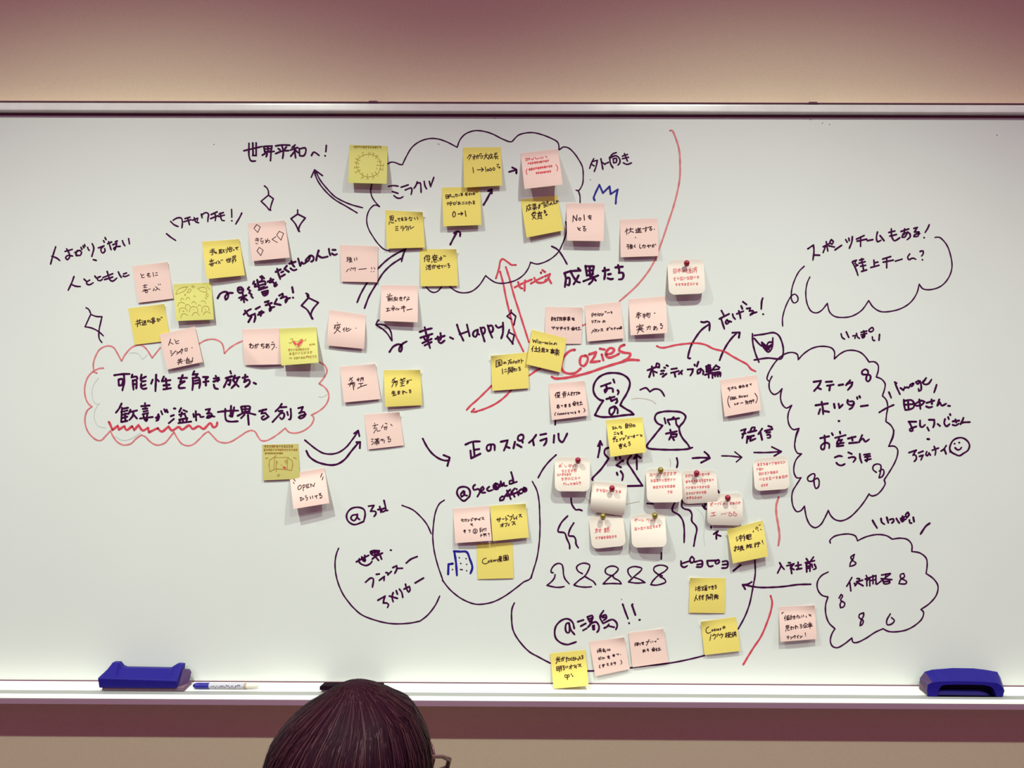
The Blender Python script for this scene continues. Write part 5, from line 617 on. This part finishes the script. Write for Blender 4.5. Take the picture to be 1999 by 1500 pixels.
# everything written on the board
def board3(px, py, lift): return P(px, py, 0.00025+lift)
def load_board(txt):
    cur = None
    def flush():
        if cur and cur[1].v:
            o = cur[1].build(cur[0], M[cur[2]], wb)
            if cur[3]: o['label'] = cur[3]
    for line in txt.strip().splitlines():
        if line[0] == '#':
            flush(); n, m, wd, lab = line[1:].split('|'); cur = (n, Ink(board3), m, lab, float(wd))
        else:
            t, s = line.split(':', 1)
            for st in parse(t, s): cur[1].stroke(st, cur[4])
    flush()
load_board(BOARD)
# ================================================================ STICKY NOTES
PEN = {'dark': 'pen', 'olive': 'olivepen', 'brown': 'brownpen', 'red': 'redpen', 'redt': 'redthin', 'red2': 'redpen'}
INKN = {'dark': 'handwriting', 'olive': 'pencil_drawing', 'brown': 'pencil_drawing', 'red': 'red_writing', 'redt': 'red_writing', 'red2': 'red_mark'}
GROUP = {'yellow': 'yellow sticky notes', 'pink': 'pink sticky notes', 'lemon': 'pale lemon sticky notes', 'olive': 'pale lemon sticky notes', 'cream': 'cream rounded notes'}
nrng = random.Random(11)
PINS = []
def make_note(t, color, cs, lift, opts, label, inks):
    c = [T(t, *p) for p in cs]                              # TL TR BR BL
    op = dict(kv.split('=') for kv in opts.split(';') if kv)
    g = lambda k: float(op.get(k, 0))
    lift *= 0.00122; base = 0.0006+0.0013*g('layer'); tr, tl, bend, rd = g('tr')*.001, g('tl')*.001, g('bend')*.001, g('round')
    pw = g('pw'); side = nrng.uniform(-.18, .18); bl = g('blfold')
    def depth(u, v):
        tt = max(0.0, (v-0.13)/0.87)
        pr = tt**pw if pw else math.sin(math.pi/2*0.86*tt**1.06)/math.sin(math.pi/2*0.86)
        d = base+lift*pr*(1+side*(u-.5)*2)
        d += tr*max(0, (u-.35)/.65)**2*max(0, 1-v/.34)**2+tl*max(0, 1-u/.65)**2*max(0, 1-v/.34)**2
        d += 0.0006*math.sin(u*math.pi)*sstep(.1, .5, v)
        if bend: d -= bend*max(0, (v-.5)/.5)**1.7
        if bl: d -= 0.011*max(0.0, 0.42-u*1.05-(1-v)*.75)
        return max(d, base*.8)
    def px(u, v):
        a = [(c[0][i]*(1-u)+c[1][i]*u)*(1-v)+(c[3][i]*(1-u)+c[2][i]*u)*v for i in (0, 1)]
        # cut paper bows a little along its lower edge
        return a
    N = 18; bm = bmesh.new(); grid = []
    for j in range(N+1):
        row = []
        for i in range(N+1):
            u, v = i/N, j/N
            uu, vv = u, v
            if rd:
                r = 0.17*2*(1 if rd >= 1 else .55); a, b = 2*u-1, 2*v-1
                if abs(a) > 1-r and abs(b) > 1-r:
                    p, q = (abs(a)-(1-r))/r, (abs(b)-(1-r))/r
                    p2, q2 = p*math.sqrt(1-q*q/2), q*math.sqrt(1-p*p/2)
                    uu = (math.copysign(1-r+r*p2, a)+1)/2; vv = (math.copysign(1-r+r*q2, b)+1)/2
            x, y = px(uu, vv); row.append(bm.verts.new(P(x, y, depth(uu, vv))))
        grid.append(row)
    for j in range(N):
        for i in range(N): bm.faces.new((grid[j][i], grid[j+1][i], grid[j+1][i+1], grid[j][i+1]))
    bmesh.ops.recalc_face_normals(bm, faces=bm.faces)
    bm.normal_update()
    if sum(f.normal.y for f in bm.faces) > 0: bmesh.ops.reverse_faces(bm, faces=bm.faces)
    o = from_bm('sticky_note', bm, M[color], None, True)
    md = o.modifiers.new('thickness', 'SOLIDIFY'); md.thickness = 0.00022; md.offset = -1
    es = o.modifiers.new('crisp_edges', 'EDGE_SPLIT'); es.split_angle = R(40)
    tag(o, label, 'sticky note', GROUP[color])
    e1 = (c[1][0]-c[0][0], c[1][1]-c[0][1]); e2 = (c[3][0]-c[0][0], c[3][1]-c[0][1]); det = e1[0]*e2[1]-e1[1]*e2[0]
    def uv(x, y):
        u = v = .5
        for _ in range(4):
            q = px(u, v); dx, dy = x-q[0], y-q[1]
            u += (dx*e2[1]-dy*e2[0])/det; v += (dy*e1[0]-dx*e1[1])/det
        return max(0, min(1, u)), max(0, min(1, v))
    def to3(x, y, l):
        u, v = uv(x, y); return P(x, y, depth(u, v)+0.00030+l)
    rng = random.Random(label); done = {}
    for hd, s in inks:
        wd, pen = hd.split(','); wd = float(wd)*(.92 if pen == 'dark' else 1)
        ink = done.setdefault(pen, Ink(to3))
        for st in s.split(';'):
            if st.startswith('~'): scribble(ink, t, st[1:], wd, rng)
            elif st.strip():
                for q in parse(t, st): ink.stroke(q, wd)
    for pen, ink in done.items(): ink.build(INKN[pen], M[PEN[pen]], o)
    if 'pin' in op:
        kind, xy = op['pin'].split(':'); x, y = T(t, *map(float, xy.split(',')))
        u, v = uv(x, y+5); PINS.append((kind, x, y, depth(u, v), label))
def load_notes(txt):
    cur = None; inks = []
    for line in txt.strip().splitlines()+['#']:
        if line[0] == '#':
            if cur: make_note(*cur, inks)
            inks = []
            if line == '#': break
            a = line[1:].split('|'); cur = (a[0], a[1], [tuple(map(float, q.split(','))) for q in a[2:6]], float(a[6]), a[7], a[8])
        else: inks.append(line.split(':', 1))
load_notes(NOTES)
# ---------------------------------------------------------------- ball pins
PINLABEL = ['crimson ball pin on the highest cream note, far above the others', 'crimson ball pin on the leftmost cream note of the cluster',
  'crimson ball pin on the cream note with a bent shaded bottom', 'gold ball pin on the cream note under the bent note, leftmost gold pin',
  'gold ball pin on the lowest right cream note', 'gold ball pin on the higher cream note, topmost gold pin',
  'crimson ball pin on the cream note with five red lines', 'crimson ball pin on the cream note with thumb drawings']
for k, (kind, x, y, d, lab) in enumerate(PINS):
    root = tag(empty('ball_pin', P(x, y+2.5, d)), PINLABEL[k], 'pin', 'ball pins holding the cream notes')
    q = P(x, y, d+0.013); bm = bmesh.new(); bmesh.ops.create_uvsphere(bm, u_segments=20, v_segments=12, radius=0.0056)
    bmesh.ops.translate(bm, verts=bm.verts, vec=q-root.location)
    from_bm('pin_head', bm, M['pin'+kind], root, True)
    bm = bmesh.new(); tube(bm, [Vector((0, -0.0003, 0)), (q-root.location)*0.3, (q-root.location)*0.6+Vector((0, 0, 0))], [0.0030, 0.0021, 0.0026], 10)
    from_bm('pin_neck', bm, M['pin'+kind], root, True)
    bm = bmesh.new(); tube(bm, [Vector((0, -0.0002, 0)), Vector((0, -0.0012, 0))], 0.0045, 14)
    from_bm('pin_base', bm, M['pin'+kind], root)
# ================================================================ ON THE TRAY
def px2x(px, d): return P(px, 1345, d).x
# left eraser: low box with two raised ears at the back
x0, x1 = px2x(192, .045), px2x(346, .045); ZF = TZ+0.0010
er = tag(empty('board_eraser', ((x0+x1)/2, -.03, TZ)), 'blue plastic board eraser with two raised ears, left end of the tray', 'eraser', 'board erasers')
def rel(bm, root): bmesh.ops.translate(bm, verts=bm.verts, vec=-root.location)
bm = bmesh.new()
# body cross sections along x: (x, back_top, front_top)
def z_at(py, d): return P(270, py, d).z
secs = []
W = x1-x0
for k in range(25):
    s = k/24; x = x0+W*s
    ear = max(1-sstep(.17, .225, s), sstep(.82, .92, s)*.92)
    ear *= sstep(-.02, .03, s) if s < .5 else 1-sstep(.985, 1.03, s)*.3
    zb = z_at(1304+s*2, .020)+ear*0.0098
    zf = z_at(1325+s*4, .046)
    xo = -0.0  # front flares left, back leans right
    taper = 0.011*(1-s*2) if s < .04 else 0
    secs.append([(x+max(0, .012*(1-s/.10)) if s < .10 else x, -.020, zb), (x, -.046, zf+.0012), (x, -.0475, zf-.0006), (x+(.002*(1-s*8) if s < .12 else -.0015*max(0, (s-.9)*10)), -.046, ZF+.0065), (x+(.002*(1-s*8) if s < .12 else 0), -.018, ZF+.0065), (x+max(0, .012*(1-s/.10)) if s < .10 else x, -.008, zb-.001)])
rings = [[bm.verts.new(p) for p in r] for r in secs]
for a, b in zip(rings, rings[1:]):
    for i in range(6): bm.faces.new((a[i], b[i], b[(i+1) % 6], a[(i+1) % 6]))
bm.faces.new(rings[0]); bm.faces.new(rings[-1][::-1]); bmesh.ops.recalc_face_normals(bm, faces=bm.faces)
rel(bm, er); o = from_bm('handle_shell', bm, M['eraser'], er)
md = o.modifiers.new('bevel', 'BEVEL'); md.width = 0.0012; md.segments = 2; md.limit_method = 'ANGLE'; md.angle_limit = R(35)
bm = bmesh.new(); box(bm, x0+.006, x1+.012, -.043, -.008, ZF, ZF+.0072, bev=.0012); rel(bm, er); tag(from_bm('felt_pad', bm, M['felt'], er), 'dusty purple felt pad')
bm = bmesh.new()
for zz0, zz1, yy in ((ZF+.007, z_at(1300, .02)-.006, 0),):
    v = [bm.verts.new(p) for p in ((x1-.001, -.042, zz0), (x1+.012, -.022, zz0), (x1+.013, -.012, zz0+.018), (x1+.009, -.010, zz1-.004), (x1-.001, -.022, zz1), (x1-.0005, -.0455, z_at(1329, .046)))]
    w_ = [bm.verts.new(p.co+Vector((-.006, .002, 0))) for p in v]
    bm.faces.new(v[::-1]); bm.faces.new(w_)
    for i in range(6): bm.faces.new((v[i], v[(i+1) % 6], w_[(i+1) % 6], w_[i]))
bmesh.ops.recalc_face_normals(bm, faces=bm.faces); rel(bm, er); tag(from_bm('end_plate', bm, M['endgrey'], er), 'greyish violet end of the shell')
# right eraser: arched body with a long dark grip slot
D2 = .046
def pt(px, py): q = P(px, py, D2); return (q.x, q.z)
outer = [pt(*p) for p in ((1811, 1367.5), (1809.5, 1350), (1811, 1337), (1820, 1332.5), (1835, 1331), (1860, 1330.3), (1895, 1330.6), (1925, 1331.8), (1946, 1334), (1956, 1340), (1961, 1349), (1957.5, 1367.5), (1930, 1368), (1870, 1367.8))]
back = [P(a, b, .014) for a, b in ((1800, 1358), (1797, 1347), (1795, 1325), (1805, 1311.5), (1820, 1307.5), (1860, 1304.4), (1900, 1305), (1925, 1308), (1947, 1312), (1953, 1323), (1958, 1338), (1954, 1356), (1930, 1357), (1870, 1357))]
inner = [pt(*p) for p in ((1831, 1366.5), (1832, 1352), (1834, 1345), (1838, 1339.5), (1846, 1337.6), (1868, 1337), (1895, 1337.2), (1920, 1338), (1932, 1340.5), (1939, 1345), (1943, 1353), (1945, 1366.5), (1920, 1367), (1870, 1366.8))]
e2 = tag(empty('board_eraser', (P(1878, 1345, .04).x, -.03, TZ)), 'blue board eraser with arched top and dark grip slot, right end of tray', 'eraser', 'board erasers')
bm = bmesh.new(); n = len(outer)
top = [P(1878, 1304, .01).z, 0]
cx = sum(p[0] for p in outer)/n
fo = [bm.verts.new((x, -D2, z)) for x, z in outer]; fi = [bm.verts.new((x, -D2-.0005, z)) for x, z in inner]
bi = [bm.verts.new((x, -D2+.018, z)) for x, z in inner]
bo = [bm.verts.new(q) for q in back]
for i in range(n):
    j = (i+1) % n
    bm.faces.new((fo[i], fo[j], fi[j], fi[i])); bm.faces.new((fi[i], fi[j], bi[j], bi[i])); sf = bm.faces.new((fo[j], fo[i], bo[i], bo[j])); sf.material_index = 1 if i < 3 else 0
bm.faces.new(bo); bm.faces.new(bi)
for v in bm.verts:
    if v.co.z < ZF: v.co.z = ZF
bmesh.ops.recalc_face_normals(bm, faces=bm.faces)
rel(bm, e2); o = from_bm('handle_shell', bm, M['eraser'], e2); o.data.materials.append(M['endgrey'])
md = o.modifiers.new('bevel', 'BEVEL'); md.width = 0.0016; md.segments = 2; md.limit_method = 'ANGLE'; md.angle_limit = R(30)
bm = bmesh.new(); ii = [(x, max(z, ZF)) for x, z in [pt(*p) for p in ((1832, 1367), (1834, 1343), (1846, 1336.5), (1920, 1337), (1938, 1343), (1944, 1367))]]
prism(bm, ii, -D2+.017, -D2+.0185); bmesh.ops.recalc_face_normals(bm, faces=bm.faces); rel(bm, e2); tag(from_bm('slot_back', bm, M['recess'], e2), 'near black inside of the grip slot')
bm = bmesh.new(); ri = [(x, max(z, ZF+.0008)) for x, z in [pt(*p) for p in ((1833, 1366), (1833, 1354), (1837, 1352), (1918, 1353.5), (1929, 1356), (1935, 1361), (1937, 1367))]]
prism(bm, ri, -D2+.002, -D2+.016); bmesh.ops.recalc_face_normals(bm, faces=bm.faces); rel(bm, e2)
o = from_bm('grip_ridge', bm, M['ridge'], e2); md = o.modifiers.new('bevel', 'BEVEL'); md.width = 0.0008; md.segments = 2
bm = bmesh.new(); xa = pt(1813, 1340)[0]; box(bm, xa, xa+.006, -.040, -.012, ZF, ZF+.016, bev=.001); rel(bm, e2); from_bm('felt_pad', bm, M['felt'], e2)
# pen
def penx(px): return P(px, 1355, .03).x
pn = tag(empty('marker_pen', (penx(440), -.028, TZ)), 'whiteboard marker with blue cap and grey printed label, lying beside the left eraser', 'marker')
zc = TZ+.0066
def seg(name, pts, m, parent=pn, lab=None):
    bm = bmesh.new(); tube(bm, [Vector((penx(a), -.030, zc)) for a, r in pts], [r for a, r in pts], 16); rel(bm, pn)
    o = from_bm(name, bm, m, parent, False)
    if lab: o['label'] = lab
    return o
seg('cap', [(377, .0020), (378.5, .0036), (382, .0052), (388, .0056), (408.5, .0056)], M['penblue'], lab='blue cap')
seg('barrel', [(408.5, .0048), (412, .0052), (475, .0052), (477, .0046)], M['labelgrey'], lab='grey label wrapped round the barrel')
bm = bmesh.new(); lr = random.Random(3)
for k in range(16):
    xx = penx(414+k*3.6); hh = lr.uniform(.0010, .0034); zz = zc+lr.uniform(-.003, .002)
    box(bm, xx, xx+.0022, -.0354, -.0350, zz, zz+hh)
rel(bm, pn); from_bm('printed_text', bm, M['labelink'], pn)
seg('collar', [(477, .0055), (481, .0055)], M['brownring'])
seg('tail', [(481, .0046), (496, .0044), (498, .0030), (504, .0028), (505.5, .0018)], M['clear'], lab='translucent cream tail')
# dark eraser lying on the tray behind the head
xa, xb = P(625, 1345, .04).x, P(745, 1345, .04).x
de = tag(empty('board_eraser', ((xa+xb)/2, -.03, TZ)), 'dark purple black board eraser, half hidden behind the head', 'eraser', 'board erasers')
bm = bmesh.new(); zt = P(690, 1340, .044).z
sx = [(0, .82), (.02, .98), (.28, 1.0), (.36, .84), (.72, .84), (.80, 1.05), (.975, 1.05), (1, .85)]
prism(bm, [(xa+(xb-xa)*s, ZF+.006+(zt-ZF-.006)*h) for s, h in sx]+[(xb, ZF+.004), (xa, ZF+.004)], -.044, -.010)
for v in bm.verts:
    if v.co.y > -.02 and v.co.z > ZF+.008: v.co.z -= .006
bmesh.ops.recalc_face_normals(bm, faces=bm.faces); rel(bm, de)
o = from_bm('handle_shell', bm, M['black'], de); md = o.modifiers.new('bevel', 'BEVEL'); md.width = 0.001; md.segments = 2; md.limit_method = 'ANGLE'
bm = bmesh.new(); box(bm, xa+.003, xb-.003, -.042, -.012, ZF, ZF+.0042, bev=.001); rel(bm, de); from_bm('felt_pad', bm, M['felt'], de)
# ================================================================ THE SEATED PERSON
HX, HY, HZ = -0.200, -0.560, 1.060; YW = R(-24)
person = tag(empty('person', (HX, HY-.06, 0)), 'person with straight dark hair and glasses seen from behind, seated before the board', 'person')
RY = Matrix.Rotation(YW, 3, 'Z'); HC = Vector((HX, HY, 0))
PT = R(14)
def hraw(v): return RY @ Vector(v)+HC-person.location
def hloc(v):
    dy, dz = v[1]-.10, v[2]-HZ; return hraw((v[0], .10+dy*math.cos(PT)+dz*math.sin(PT), HZ-dy*math.sin(PT)+dz*math.cos(PT)))
def section(z):
    """half width, centre shift of the hair at height z, taken from the silhouette"""
    tab = [(1.184, 0.0, .006), (1.182, .015, .006), (1.176, .028, .007), (1.170, .038, .008), (1.159, .054, .008), (1.151, .067, .008), (1.138, .078, .004), (1.113, .094, 0), (1.075, .1015, -.003), (1.03, .108, -.005), (.98, .110, -.005), (.92, .103, -.003), (.885, .090, 0)]
    for (z1, w1, c1), (z2, w2, c2) in zip(tab, tab[1:]):
        if z <= z1 and z >= z2:
            t = (z1-z)/(z1-z2); return math.sqrt(w1*w1+(w2*w2-w1*w1)*t), c1+(c2-c1)*t
    return tab[-1][1:] if z < tab[-1][0] else tab[0][1:]
zs = [1.184, 1.1833, 1.182, 1.178, 1.172, 1.165, 1.156, 1.146, 1.133, 1.118, 1.100, 1.08, 1.055, 1.03, 1.0, .97, .94, .91, .885]
def hair_pt(phi, z, k=1.0):
    w_, c_ = section(z); w_ *= k
    return Vector((HX+c_+w_*math.cos(phi), HY+w_*1.06*math.sin(phi)-.006*(1.188-z)/.1*.0, z))-person.location
bm = bmesh.new(); NP = 48; fwd = math.pi/2+YW
rows = [[bm.verts.new(hair_pt(2*math.pi*k/NP, z, .965)) for k in range(NP)] for z in zs[1:]]
tp = bm.verts.new(hair_pt(0, 1.1838))
def dphi(a, b): return abs((a-b+math.pi) % (2*math.pi)-math.pi)
for k in range(NP): bm.faces.new((tp, rows[0][k], rows[0][(k+1) % NP]))
for j in range(len(rows)-1):
    for k in range(NP):
        a = 2*math.pi*(k+.5)/NP
        if zs[j+2] < 1.09 and dphi(a, fwd) < R(54): continue
        bm.faces.new((rows[j][k], rows[j+1][k], rows[j+1][(k+1) % NP], rows[j][(k+1) % NP]))
hairo = from_bm('hair', bm, M['hair'], person, True); hairo['label'] = 'long straight dark brown hair'
md = hairo.modifiers.new('solid', 'SOLIDIFY'); md.thickness = .008; md.offset = -1
# locks: fine ribbons that fall from the crown over the shell
rng = random.Random(7)
for nm, mm, cnt, seed in (('hair_strands', 'hair', 3400, 1), ('hair_sheen_strands', 'hair2', 1300, 2)):  # second set is lighter strands painted as highlights
    rng = random.Random(seed); V = []; Fc = []
    for s in range(cnt):
        phi = rng.uniform(0, 2*math.pi); front = dphi(phi, fwd) < R(56)
        clump = math.sin(phi*23)*.006+math.sin(phi*57+1)*.003
        zs0 = 1.1838-abs(rng.gauss(0, .012)); zs1 = rng.uniform(1.085, 1.10) if front else rng.uniform(.87, .93)
        k0 = 1+rng.gauss(0, .012)+clump; drift = rng.gauss(0, .10); wd = rng.uniform(.0004, .0011)*(1.0 if nm == 'hair_strands' else .9); fly = .02 if rng.random() < .03 else 0
        n = 13; i0 = len(V)
        for q in range(n):
            t = q/(n-1); z = zs0+(zs1-zs0)*(t**1.35)
            kk = k0+.006*math.sin(t*5+phi*9)+fly*math.sin(t*3)
            ph = phi+drift*t+.015*math.sin(t*7+phi*31)
            p = hair_pt(ph, z, kk); side = Vector((-math.sin(ph), math.cos(ph), 0))*wd*(1-.6*t)*(.3+.7*min(1, t*4))
            V += [p+side+Vector((0, 0, 0)), p-side]
        for q in range(n-1):
            a = i0+2*q; Fc.append((a, a+1, a+3, a+2))
    me = bpy.data.meshes.new(nm); me.from_pydata([tuple(v) for v in V], [], Fc); me.update()
    o = link(nm, me, M[mm], hairo, True); o['kind'] = 'stuff'
# head with face
bm = bmesh.new(); bmesh.ops.create_uvsphere(bm, u_segments=48, v_segments=36, radius=1)
for v in bm.verts:
    x, y, z = v.co; fw = max(0, y)
    X = x*.074*(1-.30*max(0, -z)**1.5); Y = y*.086; Z = z*.106
    if y > 0:
        Y += .022*math.exp(-((x*.074)/.012)**2-((z*.112+.012)/.020)**2)      # nose
        Y += .006*math.exp(-((x*.074)/.022)**2-((z*.112+.052)/.008)**2)      # lips
        Y += .012*math.exp(-((x*.074)/.022)**2-((z*.112+.085)/.016)**2)      # chin
        for s in (-1, 1): Y -= .010*math.exp(-((x*.074-s*.031)/.016)**2-((z*.112-.008)/.011)**2)   # eye sockets
        Y += .004*math.exp(-((z*.112-.030)/.010)**2)*fw
    v.co = (X, Y, Z)
for v in bm.verts: v.co = hloc((v.co.x, v.co.y, v.co.z+HZ-.014))
from_bm('head', bm, M['skin'], person, True)
def small(name, c, r, m, sc_=(1, 1, 1), parent=person):
    bm = bmesh.new(); bmesh.ops.create_uvsphere(bm, u_segments=16, v_segments=10, radius=r)
    for v in bm.verts: v.co = hloc((v.co.x*sc_[0]+c[0], v.co.y*sc_[1]+c[1], v.co.z*sc_[2]+c[2]))
    return from_bm(name, bm, m, parent, True)
for s in (-1, 1):
    small('eye', (s*.031, .080, HZ+.003), .011, M['white']); small('iris', (s*.031, .0895, HZ+.003), .0045, M['black'], (1, .4, 1))
    small('ear', (s*.078, -.004, HZ-.008), .028, M['skin'], (.3, .6, 1))
    bm = bmesh.new(); tube(bm, [hloc((s*.016, .094, HZ+.024)), hloc((s*.032, .094, HZ+.028)), hloc((s*.048, .084, HZ+.023))], [.0015, .0024, .001], 6); from_bm('eyebrow', bm, M['hair'], person, True)
small('lips', (0, .094, HZ-.056), .018, mat('lip', (.5, .16, .15), .5), (1, .35, .3))
gl = empty('glasses', (0, 0, 0)); gl.parent = person
for s in (-1, 1):
    ring = [hloc((s*.035+.027*math.cos(a), .108-.012*abs(math.cos(a))*(1 if s*math.cos(a) > 0 else 0), HZ-.002+.022*math.sin(a))) for a in [2*math.pi*k/24 for k in range(25)]]
    bm = bmesh.new(); tube(bm, ring, .0020, 8, cap=False); from_bm('rim', bm, M['frame'], gl, True)
    bm = bmesh.new(); tube(bm, [(hraw if s > 0 else hloc)(p) for p in (((.062, .100, HZ-.018), (.079, .101, HZ-.010), (.0845, .096, HZ+.004), (.086, .075, HZ+.0175), (.086, .045, HZ+.030), (.083, -.005, HZ+.040), (.078, -.030, HZ+.02)) if s > 0 else ((-.062, .098, HZ-.002), (-.076, .096, HZ+.002), (-.082, .088, HZ+.006), (-.085, .060, HZ+.008), (-.084, .02, HZ+.008), (-.082, -.015, HZ+.006), (-.078, -.035, HZ-.01)))], [.0022, .0036, .0034, .0026, .0022, .0022, .002], 8)
    from_bm('temple', bm, M['frame'], gl, True)
bm = bmesh.new(); tube(bm, [hloc((-.010, .107, HZ)), hloc((0, .112, HZ+.003)), hloc((.010, .107, HZ))], .002, 8); from_bm('bridge', bm, M['frame'], gl, True)
def skin(name, verts, edges, m, root=0, sub=2):
    me = bpy.data.meshes.new(name); me.from_pydata([tuple(Vector(v[:3])-person.location) for v in verts], edges, [])
    o = link(name, me, m, person); md = o.modifiers.new('skin', 'SKIN'); md.use_smooth_shade = True
    for i, v in enumerate(verts): me.skin_vertices[0].data[i].radius = (v[3], v[4] if len(v) > 4 else v[3]); me.skin_vertices[0].data[i].use_root = (i == root)
    s = o.modifiers.new('sub', 'SUBSURF'); s.levels = sub; s.render_levels = sub
    return o
X0, Y0 = HX, HY-.07
def chain(verts, edges, start, pts):
    a = start
    for p in pts: verts.append(p); edges.append((a, len(verts)-1)); a = len(verts)-1
    return a
V = [(X0, Y0, .50, .135, .10)]; E = []
ch = chain(V, E, 0, [(X0, Y0-.01, .64, .12, .09), (X0, Y0-.01, .78, .145, .10)])
chain(V, E, ch, [(X0, Y0+.01, .875, .07, .07), (X0, Y0+.03, .93, .05, .05), (X0, Y0+.055, .975, .048, .048)])
ARM = {}
for s in (-1, 1):
    sh = chain(V, E, ch, [(X0+s*.165, Y0, .84, .052), (X0+s*.21, Y0+.02, .70, .043), (X0+s*.22, Y0+.05, .60, .040), (X0+s*.18, Y0+.16, .615, .034), (X0+s*.12, Y0+.26, .625, .027), (X0+s*.10, Y0+.31, .625, .030, .016), (X0+s*.095, Y0+.345, .625, .032, .014)])
    for f in range(4):
        fx = X0+s*(.095+(f-1.5)*.018); L = (.06, .072, .068, .052)[f]
        chain(V, E, sh, [(fx, Y0+.365, .626, .0085), (fx, Y0+.365+L*.5, .622, .008), (fx-s*.002, Y0+.36+L, .610, .0065)])
    chain(V, E, sh-1, [(X0+s*.07, Y0+.33, .622, .010), (X0+s*.055, Y0+.355, .618, .0085), (X0+s*.05, Y0+.375, .612, .0075)])
    chain(V, E, 0, [(X0+s*.09, Y0+.02, .50, .085), (X0+s*.11, Y0+.22, .53, .072), (X0+s*.12, Y0+.42, .52, .056), (X0+s*.12, Y0+.44, .40, .052), (X0+s*.12, Y0+.42, .12, .035), (X0+s*.12, Y0+.43, .055, .036), (X0+s*.125, Y0+.52, .032, .028)])
skin('body', V, E, M['skin'])
V = [(X0, Y0, .50, .145, .11)]; E = []
ch = chain(V, E, 0, [(X0, Y0-.01, .64, .13, .10), (X0, Y0-.01, .78, .155, .11), (X0, Y0+.005, .862, .085, .08)])
for s in (-1, 1): chain(V, E, 2, [(X0+s*.168, Y0, .84, .060), (X0+s*.212, Y0+.02, .70, .050), (X0+s*.222, Y0+.05, .60, .047), (X0+s*.18, Y0+.16, .615, .040), (X0+s*.135, Y0+.235, .622, .036)])
skin('jumper', V, E, M['shirt'])
V = [(X0, Y0, .485, .145, .10)]; E = []
for s in (-1, 1): chain(V, E, 0, [(X0+s*.09, Y0+.02, .49, .095), (X0+s*.11, Y0+.22, .53, .082), (X0+s*.12, Y0+.42, .52, .066), (X0+s*.12, Y0+.44, .40, .060), (X0+s*.12, Y0+.42, .13, .050)])
skin('trousers', V, E, M['trousers'])
for s in (-1, 1):
    bm = bmesh.new(); box(bm, X0+s*.12-.045, X0+s*.12+.045, Y0+.37, Y0+.60, .002, .075, bev=.03); bmesh.ops.translate(bm, verts=bm.verts, vec=-person.location)
    from_bm('shoe', bm, M['black'], person, True)
# stool
st = tag(empty('stool', (X0, Y0+.03, 0)), 'round wooden stool under the seated person', 'stool')
bm = bmesh.new(); tube(bm, [(0, 0, .36), (0, 0, .385)], .17, 32); from_bm('seat', bm, M['wood'], st)
for a in range(4):
    ca, sa = math.cos(a*math.pi/2+.78), math.sin(a*math.pi/2+.78); bm = bmesh.new(); tube(bm, [(ca*.12, sa*.12, .362), (ca*.17, sa*.17, 0)], .014, 10); from_bm('leg', bm, M['wood'], st)
